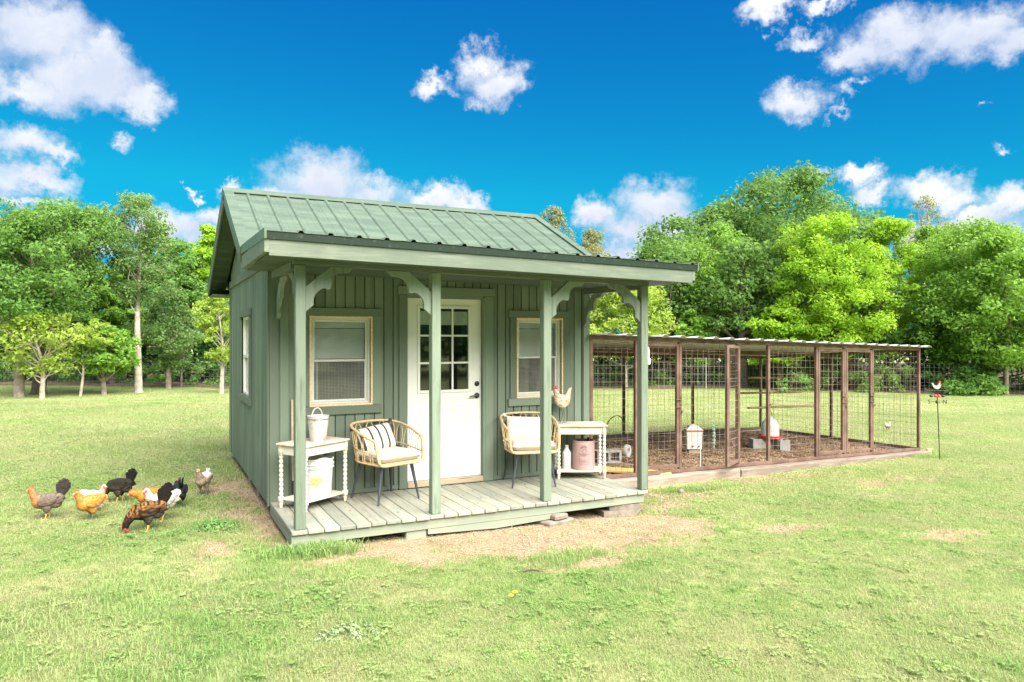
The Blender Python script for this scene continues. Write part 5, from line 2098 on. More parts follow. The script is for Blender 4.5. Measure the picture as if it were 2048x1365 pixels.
def hen(label, x, y, yaw, pose, pal, legmat, tail_col, scale=1.0, tail_ang=62, tail_len=.17, comb=1.0, plump=1.0, name='hen', group='hens feeding on the grass'):
    z = float(gz(x, y))
    h = thing(name, label, 'hen', (x, y, z), yaw, group)
    h.scale = (scale * .84,) * 3
    Ry = lambda d: Matrix.Rotation(R(d), 3, 'Y')
    p = plump
    mb = MB()
    mb.ball((0, 0, .215), (.140, .086 * p, .092 * p), Ry(8), 18, 12)
    mb.ball((.075, 0, .212), (.082, .074 * p, .080 * p), None, 16, 10)
    mb.ball((-.095, 0, .235), (.092, .068 * p, .066 * p), Ry(25), 16, 10)
    mb.ball((-.085, 0, .185), (.075, .066 * p, .062), None, 14, 8)
    for s in (-1, 1):
        mb.ball((-.005, s * .045, .150), (.048, .036, .062), None, 12, 8)
        mb.ball((-.005, s * .042, .105), (.022, .020, .035), None, 10, 6)
    neck = {'up': [(.10, .24, .060), (.128, .285, .047), (.145, .325, .037), (.158, .358, .032)],
            'low': [(.11, .235, .060), (.150, .250, .047), (.185, .262, .038), (.212, .270, .032)],
            'peck': [(.105, .205, .062), (.150, .170, .050), (.182, .120, .040), (.198, .072, .031)]}[pose]
    for (a, b, r_) in neck:
        mb.ball((a, 0, b), r_, None, 12, 8)
    for i in range(len(neck) - 1):
        (a, b, r0), (c, d, r1) = neck[i], neck[i + 1]
        mb.ball(((a + c) / 2, 0, (b + d) / 2), (r0 + r1) / 2, None, 12, 8)
    hx, hz, _ = neck[-1]
    face = {'up': 0, 'low': 18, 'peck': 70}[pose]
    V, F = fuse('hen_body', mb, .0068, 5)
    colored('body', V, F, pal, h)
    # tail: a tent of stiff feathers
    tl = MB()
    for k in range(9):
        a = R(tail_ang - 22 + k * 5.5)
        sd = (-1) ** k * .012 * (1 + k % 3)
        L0 = tail_len * (.8 + .25 * math.sin(math.pi * k / 8))
        d = Vector((-math.cos(a), sd * 1.6, math.sin(a))).normalized()
        n_ = Vector((math.sin(a), 0, math.cos(a)))
        o = Vector((-.135, sd * .4, .245))
        w = .026
        pts = [o - n_ * w * .7, o + d * L0 * .55 - n_ * w, o + d * L0 * .93 - n_ * w * .75, o + d * L0, o + d * L0 * .93 + n_ * w * .75, o + d * L0 * .55 + n_ * w, o + n_ * w * .7]
        ny = Vector((0, 1, 0)) * .0025
        vs = [q - ny for q in pts] + [q + ny for q in pts]
        tl.add(vs, [tuple(range(7)), tuple(range(7, 14))[::-1]] + [(i, i + 7, (i + 1) % 7 + 7, (i + 1) % 7) for i in range(7)])
    colored('tail', tl.v, tl.f, lambda V: tail_col(V), h, False)
    # folded wings: overlapping feather plates
    for s in (-1, 1):
        wg = MB()
        wg.ball((-.015, s * .076 * p, .228), (.105, .020, .058), Ry(14), 14, 10)
        for k in range(5):
            wg.ball((-.075 - .012 * k, s * (.074 - .004 * k) * p, .225 - .013 * k + .03), (.070, .010, .014), Ry(16), 10, 6)
        colored('wing', wg.v, wg.f, lambda V: pal(V) * .93, h)
    for s in (-1, 1):
        lg = MB()
        fx = .012 * s
        lg.tube([(-.005, s * .042, .11), (-.012 + fx, s * .042, .055), (.0 + fx, s * .042, .012)], [.010, .0075, .007], 7)
        for a in (-28, 0, 28):
            c, sn = math.cos(R(a)), math.sin(R(a))
            lg.tube([(fx, s * .042, .010), (fx + .030 * c, s * .042 + .030 * sn, .007), (fx + .048 * c, s * .042 + .048 * sn, .003)], [.006, .005, .003], 5)
        lg.tube([(fx, s * .042, .010), (fx - .025, s * .042, .004)], [.005, .003], 5)
        lg.build('leg', M[legmat], h, smooth=60)
    Mf = Ry(face)
    hp = Vector((hx, 0, hz))
    fr = lambda a, b, c=0: tuple(hp + Mf @ Vector((a, c, b)))
    MB().tube([fr(.020, .0), fr(.036, -.003), fr(.050, -.010)], [.011, .008, .0015], 7).build('beak', M['horn'], h, smooth=60)
    if comb > 0:
        cm = MB()
        k = comb
        pl = [(-.022, .020), (-.026, .020 + .016 * k), (-.016, .024 + .010 * k), (-.010, .030 + .018 * k), (-.002, .026 + .010 * k), (.006, .028 + .016 * k), (.012, .022 + .008 * k), (.022, .022 + .006 * k), (.026, .010)]
        cm.prism([(a, b) for a, b in pl], fr(0, 0), Mf @ Vector((1, 0, 0)), Mf @ Vector((0, 0, 1)), .007)
        cm.build('comb', M['redcomb'], h)
        wt_ = MB()
        for s in (-1, 1):
            wt_.ball(fr(.024, -.030, s * .009), (.009, .005, .016), Mf, 8, 6)
            wt_.ball(fr(.013, -.002, s * .0235), (.018, .006, .014), Mf, 8, 6)
        wt_.build('wattles', M['redcomb'], h, smooth=180)
    ey = MB()
    for s in (-1, 1): ey.ball(fr(.010, .007, s * .029), .0045, None, 6, 4)
    ey.build('eyes', M['black'], h)
    return h


def nz(V, f, seed): return fbm(V[:, 0] * f + 9, (V[:, 2] + V[:, 1] * .7) * f + 9, seed, 3)


grey = lambda V: lerp3(lerp3((.120, .092, .070), (.20, .155, .12), nz(V, 40, 1)), (.42, .17, .055), sstep(.04, .13, V[:, 0] - .25 * (V[:, 2] - .22)))
gold = lambda V: lerp3(lerp3((.44, .19, .035), (.54, .26, .065), nz(V, 30, 2)), (.62, .50, .36), sstep(.02, -.12, V[:, 0]) * sstep(.24, .17, V[:, 2]) + 0 * V[:, 0])
dkh = lambda V: lerp3((.022, .017, .013), (.075, .060, .047), sstep(.25, .19, V[:, 2]) * nz(V, 30, 3) * 1.3)
laced = lambda V: lerp3(lerp3((.018, .012, .009), (.26, .115, .030), sstep(.42, .62, nz(V, 95, 4)) * sstep(.17, .22, V[:, 2] + .25 * V[:, 0])), (.070, .058, .048), sstep(.22, .17, V[:, 2]) * sstep(.06, -.02, V[:, 0]))
orange = lambda V: lerp3((.42, .15, .022), (.52, .22, .045), nz(V, 30, 5))
whiteh = lambda V: lerp3((.50, .46, .41), (.62, .59, .55), nz(V, 30, 6))
blackh = lambda V: lerp3((.012, .013, .016), (.035, .038, .045), nz(V, 40, 7))
tan = lambda V: lerp3(lerp3((.32, .235, .16), (.42, .325, .235), nz(V, 30, 8)), (.74, .72, .69), sstep(.235, .275, V[:, 2]) * sstep(.10, .0, V[:, 0]))
palef = lambda V: lerp3((.46, .38, .30), (.56, .48, .40), nz(V, 30, 9))
flat_ = lambda c: (lambda V: np.tile(np.array(c), (len(V), 1)) * (.7 + .6 * nz(np.asarray(V), 30, 10))[:, None])

LEFTV = math.pi - YAW + .43      # facing left across the picture
hen('grey and copper hen with a tall dark fan tail, farthest left of the flock', -1.985, .80, LEFTV - .05, 'up', grey, 'yleg', flat_((.040, .033, .029)), 1.0, 76, .22)
hen('golden buff hen with grey legs, second from the left', -1.60, .61, LEFTV + .55, 'up', gold, 'gleg', flat_((.60, .40, .17)), .96, 25, .06, .7, 1.08)
hen('pale hen with a red face half hidden behind the golden hen', -1.60, .98, LEFTV + 2.6, 'up', palef, 'yleg', flat_((.60, .55, .48)), .88, 35, .08, .8)
hen('dark brown hen pecking with her upright tail, behind the golden hen', -1.38, 1.36, LEFTV - .45, 'peck', dkh, 'yleg', flat_((.013, .011, .010)), 1.04, 78, .18)
hen('black and gold laced hen pecking at the grass, nearest of the flock', -1.10, -.06, LEFTV + .15, 'peck', laced, 'yleg', flat_((.012, .009, .007)), 1.10, 80, .20, .7, 1.05)
hen('white hen standing right behind the laced hen', -.98, .33, LEFTV + .5, 'up', whiteh, 'yleg', flat_((.66, .62, .57)), 1.08, 40, .09, 1.1, 1.08)
hen('orange hen with black tail stretching her neck low behind the white hen', -1.07, .72, LEFTV + .1, 'low', orange, 'yleg', flat_((.012, .010, .009)), 1.0, 50, .13)
hen('glossy black hen seen from behind, right of the orange hen', -.80, .90, LEFTV - 1.45, 'low', blackh, 'gleg', flat_((.012, .012, .014)), 1.02, 66, .17)
hen('tan and white crested hen standing by herself near the shed', -.53, 1.47, LEFTV + 1.15, 'up', tan, 'gleg', flat_((.74, .72, .69)), 1.0, 60, .10, 0, 1.0)
hen('small white and brown hen far out on the lawn beyond the run', 13.72, 3.09, LEFTV + .1, 'up', lambda V: lerp3((.70, .66, .60), (.26, .19, .13), sstep(.24, .19, V[:, 2])), 'yleg', flat_((.66, .60, .50)), .62, 75, .14, .8, .8)

# ------------------------------------------------------------------ trees
def at_depth(u, d):
    k = pix_dir(u, PY0)
    x, y = CAM[0] + k.x * d, CAM[1] + k.y * d
    return x, y, float(gz(x, y))


def depth_of(x, y):
    return (x - CAM[0]) * math.sin(YAW) + (y - CAM[1]) * math.cos(YAW)


def leaf_cloud(r, C, rad, per, size, flat=.7, up=.55, droop=0.0):
    """leaf quads for clumps centred at C (n,3) with radii rad (n)"""
    n = len(C)
    per = np.asarray(per) if hasattr(per, '__len__') else np.full(n, per)
    ci = np.repeat(np.arange(n), per)
    m = len(ci)
    d = r.normal(0, 1, (m, 3))
    d /= np.linalg.norm(d, axis=1, keepdims=True)
    rr = r.uniform(0, 1, m) ** .42
    off = d * (rr * rad[ci])[:, None]
    off[:, 2] *= flat
    P = C[ci] + off
    nrm = d * .55 + r.normal(0, .55, (m, 3)) + np.array([0, 0, up])
    nrm /= np.linalg.norm(nrm, axis=1, keepdims=True)
    ax = np.cross(nrm, r.normal(0, 1, (m, 3)))
    ax /= np.linalg.norm(ax, axis=1, keepdims=True) + 1e-9
    ax[:, 2] -= droop
    bx = np.cross(nrm, ax)
    s = size * r.uniform(.6, 1.35, m)
    a, b = ax * (s * .5)[:, None], bx * (s * .27)[:, None]
    V = np.stack([P - a, P + b - nrm * (s * .06)[:, None], P + a, P - b - nrm * (s * .06)[:, None]], 1).reshape(-1, 3)
    F = np.arange(m * 4).reshape(-1, 4)
    return V, F


PROF = {'round': lambda t: np.sqrt(np.maximum(0, 1 - (2 * t - 1) ** 2)) ** .8,
        'dome': lambda t: np.where(t < .35, .82 + .18 * t / .35, np.sqrt(np.maximum(0, 1 - ((t - .35) / .65) ** 2))) ** .9,
        'vase': lambda t: np.where(t < .62, .28 + .72 * (t / .62) ** .9, np.sqrt(np.maximum(0, 1 - ((t - .62) / .38) ** 2)) ** .8),
        'oval': lambda t: (np.sin(np.pi * np.clip(t, 0, 1) ** .8)) ** .75 + .05}


def make_tree(name, label, x, y, h, crown_r, crown_z, leaf, bark, trunk_r=.14, clumps=70, per=170, size=.15, prof='round', seed=1, fork=0, lean=(0, 0), rad=.30, flat=.7,
              group='trees along the lawn edge', loose=.35, limbs=26, cat='tree', aspect=1.0):
    r = np.random.default_rng(seed)
    z0 = float(gz(x, y))
    root = thing(name, label, cat, (x, y, z0), 0, group)
    # clump centres through the crown volume, weighted to the outside
    t = r.uniform(.03, .99, clumps)
    pr = PROF[prof](t)
    a = r.uniform(0, 2 * np.pi, clumps) + np.arange(clumps) * 2.39996
    q = r.uniform(0, 1, clumps) ** .45
    bump = 1 + loose * (r.uniform(0, 1, clumps) - .6)
    R0 = crown_r * pr * q * bump * .86
    lx, ly = lean
    C = np.stack([R0 * np.cos(a) + lx * t, R0 * np.sin(a) * aspect + ly * t, crown_z + (h - crown_z) * (.04 + .93 * t)], 1)
    cr = crown_r * rad * r.uniform(.55, 1.25, clumps) * (.72 + .28 * pr)
    V, F = leaf_cloud(r, C, cr, (per * (cr / (crown_r * rad)) ** 1.6).astype(int) + 8, size, flat)
    link('crown', np_mesh('crown', V, F, LF[leaf]), root)
    # trunk and limbs
    mb = MB()
    top = crown_z + (h - crown_z) * .72
    tp = []
    for i in range(9):
        f = i / 8
        tp.append(Vector((lx * f * .6 + .10 * crown_r * (math.sin(f * 4 + seed) - math.sin(seed)) * f, ly * f * .6 + .08 * crown_r * (math.cos(f * 3.1 + seed) - math.cos(seed)) * f, top * f - .05 * (i == 0))))
    tr = [trunk_r * (1.35 if i == 0 else 1) * (1 - .80 * (i / 8) ** 1.1) for i in range(9)]
    tr[0] = trunk_r * 1.4
    tp.insert(1, tp[0].lerp(tp[1], .18))
    tr.insert(1, trunk_r * 1.02)
    mb.tube(tp, tr, 10)

    def trunk_at(z):
        for i in range(len(tp) - 1):
            if tp[i].z <= z <= tp[i + 1].z:
                f = (z - tp[i].z) / max(1e-6, tp[i + 1].z - tp[i].z)
                return tp[i].lerp(tp[i + 1], f), tr[i] + (tr[i + 1] - tr[i]) * f
        return tp[-1], tr[-1]
    order = np.argsort(-cr)[:limbs]
    for i in order:
        c = Vector(C[i])
        zs = min(max(c.z - (.35 + .9 * math.hypot(c.x, c.y)) * r.uniform(.5, .9), crown_z * r.uniform(.55, 1.0)), top * .96)
        s, rs = trunk_at(zs)
        rb = min(rs * .62, trunk_r * .45) * r.uniform(.6, 1)
        m = s.lerp(c, .45) + Vector((r.normal(0, .06), r.normal(0, .06), -.05)) * crown_r * .5
        mb.tube(bez([s, m, c], 3), [rb * (1 - .13 * k) for k in range(7)], 5)
        for _ in range(2):
            e = c + Vector(r.normal(0, .55, 3)) * float(cr[i])
            mb.tube([m.lerp(c, .5), e], [rb * .35, rb * .12], 3)
    mb.build('trunk', M[bark], root, smooth=60)
    return root


def tree_px(name, label, u, vb, top, half, cb, leaf, bark, depth=None, **k):
    """sizes read off the photograph: base row, top row, half width and crown-base row at the tree's own distance"""
    if depth is None:
        x, y, z = gp(u, vb)
        d = depth_of(x, y)
    else:
        d = depth
        x, y, z = at_depth(u, d)
    H = lambda v: (PY0 - v) / FPX * d + CAM[2] - z
    return make_tree(name, label, x, y, H(top), half / FPX * d, max(.25, H(cb)), leaf, bark, **k)


# left side
tree_px('elm_tree', 'tall elm with straight grey trunk nearest the left edge of the photograph', 38, 795, 425, 125, 640, 'mid', 'bark_grey', trunk_r=.14, clumps=120, per=200, size=.11, prof='dome', seed=11, loose=.5, rad=.26)
tree_px('elm_tree', 'big elm with the thickest dark furrowed trunk on the left side', 76, 789, 402, 168, 660, 'mid', 'bark_dark', trunk_r=.20, clumps=150, per=200, size=.11, prof='vase', seed=12, loose=.8, rad=.21, lean=(.6, 0), limbs=60)
tree_px('young_tree', 'young yellow-green tree with low forked pale trunk, before the big elm', 84, 797, 625, 112, 752, 'yellow', 'bark_pale', trunk_r=.075, clumps=58, per=80, size=.115, prof='vase', seed=13, loose=.5, rad=.24, flat=.6, limbs=34, aspect=.8)
tree_px('sapling', 'thin leaning sapling with few yellow-green leaves, right of the forked young tree', 160, 793, 635, 55, 735, 'yellow', 'bark_pale', trunk_r=.045, clumps=26, per=70, size=.11, prof='vase', seed=14, loose=.5, rad=.30, flat=.5, lean=(.5, 0))
tree_px('young_tree', 'small bright green tree with a short stout trunk, left of the tall pale trunk', 208, 790, 655, 62, 752, 'fresh', 'bark_grey', trunk_r=.085, clumps=46, per=170, size=.125, prof='dome', seed=15, rad=.34, flat=.6)
tree_px('tall_tree', 'tall slender tree with a long bare pale forked trunk on the left side', 277, 786, 388, 78, 625, 'grey', 'bark_pale', trunk_r=.125, clumps=120, per=130, size=.10, prof='vase', seed=16, loose=.6, rad=.27, flat=.8, limbs=46)
tree_px('young_tree', 'mid green tree with a slim brown trunk, right of the tall pale trunk', 337, 778, 560, 66, 742, 'grey', 'bark_grey', trunk_r=.10, clumps=70, per=150, size=.11, prof='oval', seed=17, rad=.32)
tree_px('sapling', 'very thin dark sapling left of the yellow-leaved tree by the shed', 362, 774, 660, 30, 735, 'mid', 'bark_grey', trunk_r=.05, clumps=24, per=60, size=.13, prof='oval', seed=18, rad=.4)
tree_px('young_tree', 'yellow-leaved young tree half hidden by the left wall of the shed', 443, 788, 580, 68, 732, 'yellow', 'bark_pale', trunk_r=.075, clumps=64, per=90, size=.105, prof='vase', seed=19, loose=.6, rad=.24, flat=.6, limbs=40)
tree_px('maple_tree', 'dense bright green maple behind the small green tree', 222, 0, 535, 66, 690, 'fresh', 'bark_dark', depth=27, trunk_r=.12, clumps=80, per=130, size=.19, prof='dome', seed=20, rad=.30, flat=.5)
tree_px('maple_tree', 'light green tree rising just left of the shed roof', 415, 0, 448, 62, 700, 'lime', 'bark_dark', depth=31, trunk_r=.14, clumps=110, per=110, size=.18, prof='oval', seed=21, rad=.30)
tree_px('elm_tree', 'mid green tree filling the gap between the big elm and the tall pale trunk', 118, 0, 450, 85, 690, 'grey', 'bark_dark', depth=29, trunk_r=.16, clumps=150, per=170, size=.14, prof='dome', seed=22, loose=.5, rad=.27)
tree_px('elm_tree', 'shady green tree behind the slim brown trunk', 340, 0, 475, 85, 710, 'mid', 'bark_dark', depth=30, trunk_r=.15, clumps=120, per=170, size=.14, prof='dome', seed=23, loose=.5, rad=.28)
tree_px('elm_tree', 'large green tree cut by the left edge, behind the first elm', -60, 0, 410, 150, 700, 'grey', 'bark_dark', depth=30, trunk_r=.18, clumps=130, per=120, size=.18, prof='dome', seed=24, loose=.5, rad=.27)
tree_px('elm_tree', 'large green tree outside the left edge', -270, 0, 420, 170, 700, 'mid', 'bark_dark', depth=28, trunk_r=.18, clumps=110, per=110, size=.2, prof='dome', seed=25, loose=.5, rad=.28)
# behind the shed
tree_px('budding_tree', 'sparse olive tree with tiny leaves just right of the roof ridge', 1108, 0, 408, 62, 640, 'olive', 'bark_grey', depth=31, trunk_r=.13, clumps=130, per=36, size=.12, prof='oval', seed=31, loose=.7, rad=.24, limbs=80)
tree_px('budding_tree', 'second sparse olive tree, lower and further right behind the roof slope', 1185, 0, 455, 62, 640, 'olive', 'bark_grey', depth=32, trunk_r=.11, clumps=120, per=40, size=.12, prof='oval', seed=32, loose=.7, rad=.24, limbs=70)
tree_px('elm_tree', 'green tree hidden behind the shed', 620, 0, 500, 120, 690, 'mid', 'bark_dark', depth=31, trunk_r=.15, clumps=80, per=110, size=.2, prof='dome', seed=33, rad=.30)
tree_px('elm_tree', 'broad green tree hidden behind the shed roof', 850, 0, 510, 140, 690, 'grey', 'bark_dark', depth=32, trunk_r=.15, clumps=80, per=110, size=.2, prof='dome', seed=34, rad=.30)
# right side
tree_px('young_tree', 'yellow-green tree with pale trunk seen between the right porch posts', 1252, 776, 556, 108, 725, 'yellow', 'bark_pale', trunk_r=.085, clumps=150, per=120, size=.14, prof='dome', seed=41, loose=.45, rad=.24, flat=.6)
tree_px('oak_tree', 'dark green oak above the right end of the porch roof', 1350, 0, 428, 112, 715, 'dark', 'bark_dark', depth=36, trunk_r=.2, clumps=130, per=140, size=.2, prof='dome', seed=42, loose=.4, rad=.27)
tree_px('oak_tree', 'tallest dark green oak with the highest crown of the tree line', 1580, 0, 340, 205, 690, 'dark', 'bark_dark', depth=39, trunk_r=.32, clumps=240, per=150, size=.22, prof='dome', seed=43, loose=.4, rad=.22)
tree_px('oak_tree', 'dark oak filling the slope left of the tallest oak', 1450, 0, 405, 130, 700, 'dark', 'bark_dark', depth=38, trunk_r=.25, clumps=150, per=140, size=.21, prof='dome', seed=44, loose=.4, rad=.25)
tree_px('hackberry_tree', 'mid green tree with pale branches showing, in front of the oaks', 1425, 0, 448, 100, 675, 'fresh', 'bark_pale', depth=33, trunk_r=.13, clumps=150, per=88, size=.16, prof='dome', seed=45, loose=.6, rad=.24, limbs=70)
tree_px('maple_tree', 'brightest lime green maple above the middle of the run', 1655, 0, 420, 130, 728, 'lime', 'bark_dark', depth=29, trunk_r=.17, clumps=230, per=165, size=.135, prof='dome', seed=46, loose=.5, rad=.22, flat=.6)
tree_px('maple_tree', 'lime green maple above the right end of the run', 1775, 0, 428, 92, 735, 'lime', 'bark_dark', depth=30, trunk_r=.15, clumps=150, per=160, size=.135, prof='dome', seed=47, loose=.5, rad=.24, flat=.6)
tree_px('maple_tree', 'low lime green tree behind the open gate', 1560, 0, 610, 66, 735, 'lime', 'bark_dark', depth=28.5, trunk_r=.1, clumps=80, per=110, size=.17, prof='dome', seed=48, loose=.5, rad=.28, flat=.6)
tree_px('hackberry_tree', 'small fresh green tree in the dark gap above the first gate', 1385, 0, 620, 52, 735, 'fresh', 'bark_pale', depth=31, trunk_r=.08, clumps=50, per=95, size=.16, prof='dome', seed=49, loose=.5, rad=.3)
tree_px('ash_tree', 'wide green ash with low branches and leafy base right of the run', 1962, 783, 440, 160, 758, 'fresh', 'bark_dark', trunk_r=.18, clumps=270, per=190, size=.13, prof='dome', seed=50, loose=.5, rad=.23, flat=.6)
tree_px('ash_tree', 'slimmer ash with a bare leaning trunk near the right edge', 2012, 790, 470, 110, 735, 'fresh', 'bark_grey', trunk_r=.095, clumps=120, per=115, size=.16, prof='dome', seed=51, loose=.5, rad=.26, lean=(-.4, 0))
tree_px('budding_tree', 'sparse budding tree top showing above the lime maples against the cloud', 1850, 0, 388, 60, 560, 'olive', 'bark_pale', depth=41, trunk_r=.14, clumps=110, per=22, size=.13, prof='oval', seed=52, loose=.7, rad=.24, limbs=90)
tree_px('ash_tree', 'green tree cut by the right edge of the photograph', 2130, 0, 450, 130, 740, 'fresh', 'bark_dark', depth=27, trunk_r=.16, clumps=110, per=120, size=.18, prof='dome', seed=53, loose=.5, rad=.27)
tree_px('ash_tree', 'green tree outside the right edge', 2330, 0, 440, 150, 730, 'mid', 'bark_dark', depth=28, trunk_r=.18, clumps=90, per=120, size=.2, prof='dome', seed=54, loose=.5, rad=.3)
tree_px('ash_tree', 'rounded fresh green tree between the lime maples and the wide ash', 1872, 0, 448, 82, 715, 'fresh', 'bark_dark', depth=33, trunk_r=.14, clumps=150, per=130, size=.16, prof='dome', seed=55, loose=.45, rad=.26)
tree_px('hackberry_tree', 'pale green rounded tree filling the gap below the two dark oaks', 1505, 0, 500, 85, 715, 'grey', 'bark_pale', depth=34, trunk_r=.13, clumps=130, per=120, size=.16, prof='dome', seed=56, loose=.5, rad=.26, limbs=50)
# trunks standing in the shade behind the run
for k, (u, d, rr, lab) in enumerate(((1487, 30.5, .20, 'stout dark trunk in the shade seen through the open gateway'), (1570, 31, .12, 'dark trunk behind the run right of the open gate'), (1330, 32, .10, 'slim dark trunk seen behind the first gate'), (1710, 30, .13, 'dark trunk seen through the two right gates'))):
    x, y, z = at_depth(u, d)
    make_tree('shade_tree', lab, x, y, 6.0 + .3 * k, 2.0, 2.4, 'dark', 'bark_dark', trunk_r=rr, clumps=46, per=110, size=.19, prof='dome', seed=60 + k, rad=.36)
# bush at the foot of the right ash
x, y, z = at_depth(1950, 26.5)
r = np.random.default_rng(70)
a, q = r.uniform(0, 6.28, 40), r.uniform(0, 1, 40) ** .5
C = np.stack([1.25 * q * np.cos(a), .8 * q * np.sin(a), .15 + .95 * r.uniform(0, 1, 40) * (1.1 - q)], 1)
V, F = leaf_cloud(r, C, np.full(40, .38), 120, .15)
tag(link('leafy_bush', np_mesh('leafy_bush', V, F, LF['mid']), None, (x, y, z)), 'leafy bush round the foot of the wide ash right of the run', 'bush')


# woods: undergrowth behind the fence and the far mass of trees
def band(name, label, u0, u1, d0, d1, n, h, rad, per, size, leaf, seed, hvar=.5):
    r = np.random.default_rng(seed)
    u, d = r.uniform(u0, u1, n), r.uniform(d0, d1, n)
    P = []
    for a, b in zip(u, d):
        dd = b + 2.0 * math.exp(-((a - 330) / 260) ** 2) * 0 + (3.6 if 980 < a < 1560 else 0)
        x, y, z = at_depth(float(a), float(dd))
        hh = h * (1 - hvar + hvar * 2 * float(vnoise(x * .35, y * .35, seed)))
        P.append((x, y, z + r.uniform(.05, 1) * hh))
    C = np.array(P)
    V, F = leaf_cloud(r, C, rad * r.uniform(.6, 1.3, n), per, size)
    tag(link(name, np_mesh(name, V, F, LF[leaf])), label, None, None, 'stuff')


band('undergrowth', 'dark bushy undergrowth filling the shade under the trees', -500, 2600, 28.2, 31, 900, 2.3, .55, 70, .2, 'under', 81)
band('undergrowth', 'leafy green weeds and brush along the wire fence', -500, 2600, 27.2, 28.2, 420, .75, .28, 55, .13, 'mid', 82)
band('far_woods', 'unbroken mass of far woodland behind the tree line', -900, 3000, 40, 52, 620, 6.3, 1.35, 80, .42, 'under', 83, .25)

# unseen woods added behind the camera, to be mirrored in the window glass
r = np.random.default_rng(84)
n = 1000
a = r.uniform(-1.25, 1.25, n)
dd = r.uniform(24, 32, n)
C = np.stack([CAM[0] + 4 - dd * np.sin(YAW + a), CAM[1] - dd * np.cos(YAW + a), .2 + 7.5 * r.uniform(0, 1, n) * (.55 + .9 * vnoise(a * 5, a * 0 + .3, 85))], 1)
V, F = leaf_cloud(r, C, 1.3 * r.uniform(.6, 1.3, n), 60, .42)
tag(link('added_back_woods', np_mesh('added_back_woods', V, F, LF['mid'])), 'unseen belt of green woods added behind the camera for the window reflections', None, None, 'stuff')

# ------------------------------------------------------------------ wire fence along the trees
fence = thing('wire_fence', 'low wire stock fence on thin posts along the edge of the trees', 'fence', at_depth(330, 26.4))
FO = neg(fence.location)
fpx = [(-420, 25.3), (-150, 25.6), (60, 26.2), (330, 26.6), (560, 26.9), (900, 28.6), (1250, 30.0), (1560, 29.6), (1760, 27.8), (1900, 26.9), (2150, 26.2), (2450, 25.6)]
line = [Vector(at_depth(*q)) for q in fpx]
cum = [0]
for a, b in zip(line, line[1:]): cum.append(cum[-1] + (b - a).length)


def fl_at(s):
    for i in range(len(line) - 1):
        if s <= cum[i + 1] + 1e-6:
            p = line[i].lerp(line[i + 1], (s - cum[i]) / (cum[i + 1] - cum[i]))
            return Vector((p.x, p.y, float(gz(p.x, p.y))))
    return line[-1]


# shaded leaf-litter floor under the trees, beyond the fence
fv, ff = [], []
npt = 60
offs = (-.5, .2, 1.5, 4, 9, 18, 34)
for k in range(npt + 1):
    p = fl_at(cum[-1] * k / npt)
    d = (Vector((p.x, p.y, 0)) - Vector((CAM[0], CAM[1], 0))).normalized()
    for j, o_ in enumerate(offs):
        o2 = o_ + (float(vnoise(k * .7, 3.3, 8)) - .5) * (1.2 if j < 2 else 0)
        q = p + d * o2
        fv.append((q.x, q.y, float(gz(q.x, q.y)) + (.004 if j == 0 else .045)))
m_ = len(offs)
for k in range(npt):
    for j in range(m_ - 1):
        a = k * m_ + j
        ff.append((a, a + m_, a + m_ + 1, a + 1))
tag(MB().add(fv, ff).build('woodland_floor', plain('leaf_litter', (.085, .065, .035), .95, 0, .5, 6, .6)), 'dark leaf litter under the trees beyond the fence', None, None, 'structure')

wm = MB()
HF = 1.12
nseg = int(cum[-1] / 1.5)
for j in range(9):
    h = .06 + (HF - .06) * (j / 8) ** 1.15
    wm.tube([fl_at(cum[-1] * k / nseg) + Vector((0, 0, h)) for k in range(nseg + 1)], .0045, 3)
s = 0
while s < cum[-1]:
    p = fl_at(s)
    wm.tube([p + Vector((0, 0, .03)), p + Vector((0, 0, HF))], .0035, 3)
    s += .16
wm.build('wire_mesh', plain('dull_wire', (.20, .21, .20), .6), fence, FO)
s = .4
while s < cum[-1]:
    p = fl_at(s)
    MB().bx(p.x - .02, p.x + .02, p.y - .02, p.y + .02, p.z - .1, p.z + HF + .12, .003).build('post', M['tpost'], fence, FO)
    MB().bx(p.x - .03, p.x + .03, p.y - .03, p.y + .03, p.z + HF + .02, p.z + HF + .13, .006).build('insulator', M['white'], fence, FO)
    s += 3.6
x, y, z = at_depth(1412, 27.5)
tag(MB().tube([(0, 0, -.05), (0, 0, 1.75)], .014, 8).build('steel_pole', M['stone'], None, (x, y, z), (0, 0, 0), 60), 'pale steel pole standing on the lawn edge behind the run', 'pole')

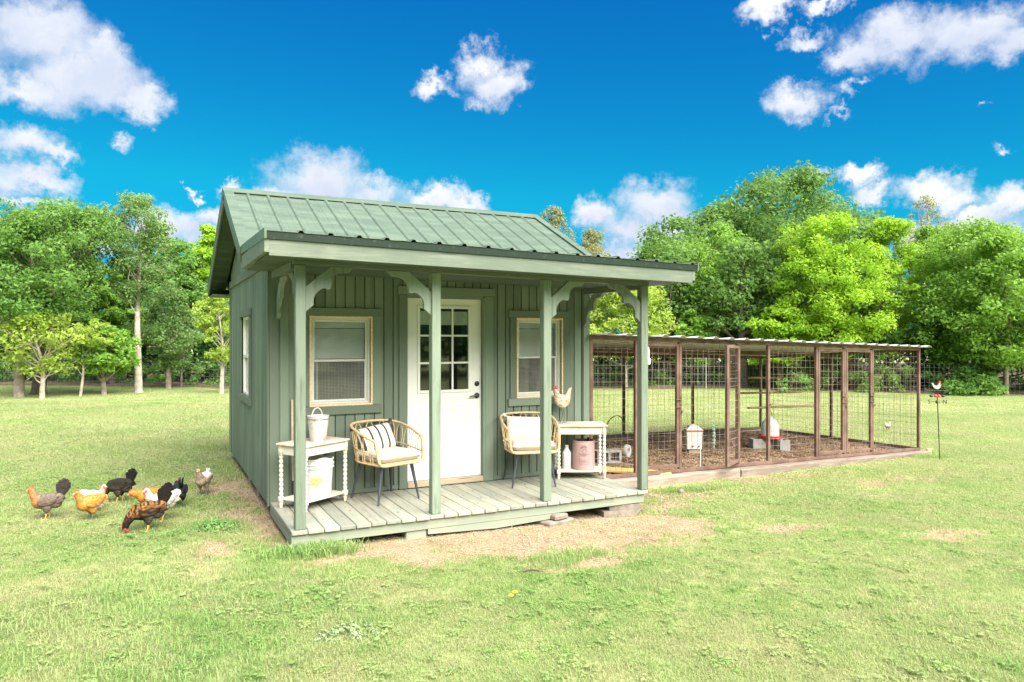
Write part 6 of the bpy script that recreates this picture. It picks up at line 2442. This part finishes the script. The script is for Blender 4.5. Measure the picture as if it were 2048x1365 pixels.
# ------------------------------------------------------------------ small things in the lawn
for k, (u, v, lab) in enumerate(((1021, 1206, 'left and lower of two yellow dandelions in the foreground grass'), (1029, 1199, 'right and upper of two yellow dandelions in the foreground grass'))):
    x, y, z = gp(u, v)
    dd = thing('dandelion', lab, 'flower', (x, y, z), 0, 'dandelions in the lawn')
    MB().tube([(0, 0, 0), (.004, 0, .05)], .002, 5).build('stem', GM[1], dd)
    mb = MB()
    for q in range(16):
        a = 2 * math.pi * q / 16
        for rr, zz in ((.017, .052), (.010, .058)):
            mb.add([(.004, 0, .052), (.004 + rr * math.cos(a - .18), rr * math.sin(a - .18), zz), (.004 + rr * 1.1 * math.cos(a), rr * 1.1 * math.sin(a), zz), (.004 + rr * math.cos(a + .18), rr * math.sin(a + .18), zz)], [(0, 1, 2, 3)])
    mb.build('flower_head', M['dandelion'], dd)
x, y, z = gp(692, 1272)
r = np.random.default_rng(91)
a, q = r.uniform(0, 6.28, 46), r.uniform(0, 1, 46) ** .6
C = np.stack([.20 * q * np.cos(a), .11 * q * np.sin(a), .012 + .05 * (1 - q) * r.uniform(.3, 1, 46)], 1)
V, F = leaf_cloud(r, C, np.full(46, .03), 26, .021, .7)
tag(link('cudweed_patch', np_mesh('cudweed_patch', V, F, leafmat('leaf_silver', (.20, .27, .13), (.30, .37, .20), .2)), None, (x, y, z)), 'silvery low weed patch in the foreground lawn', 'weed')
x, y, z = gp(430, 1058)
a, q = r.uniform(0, 6.28, 60), r.uniform(0, 1, 60) ** .6
C = np.stack([.20 * q * np.cos(a), .13 * q * np.sin(a), .02 + .06 * (1 - q) * r.uniform(.3, 1, 60)], 1)
V, F = leaf_cloud(r, C, np.full(60, .035), 22, .032, .8)
tag(link('clover_patch', np_mesh('clover_patch', V, F, leafmat('leaf_bluish', (.12, .27, .07), (.20, .37, .11), .3)), None, (x, y, z)), 'bluish green weed clump on bare soil left of the deck corner', 'weed')
x, y, z = gp(1362, 986)
tag(MB().ball((0, 0, .02), (.05, .035, .03), None, 9, 6).build('white_stone', M['rock'], None, (x, y, z), (0, 0, .5), 40), 'small pale stone below the left end of the run timber', 'stone')
x, y, z = gp(1064, 1148)
tag(MB().tube([(-.08, 0, .02), (0, .012, .03), (.09, -.01, .016)], [.007, .009, .004], 6).build('twig', M['bark_dark'], None, (x, y, z), (0, 0, -.3), 60), 'short dark twig on the grass below the deck', 'twig')
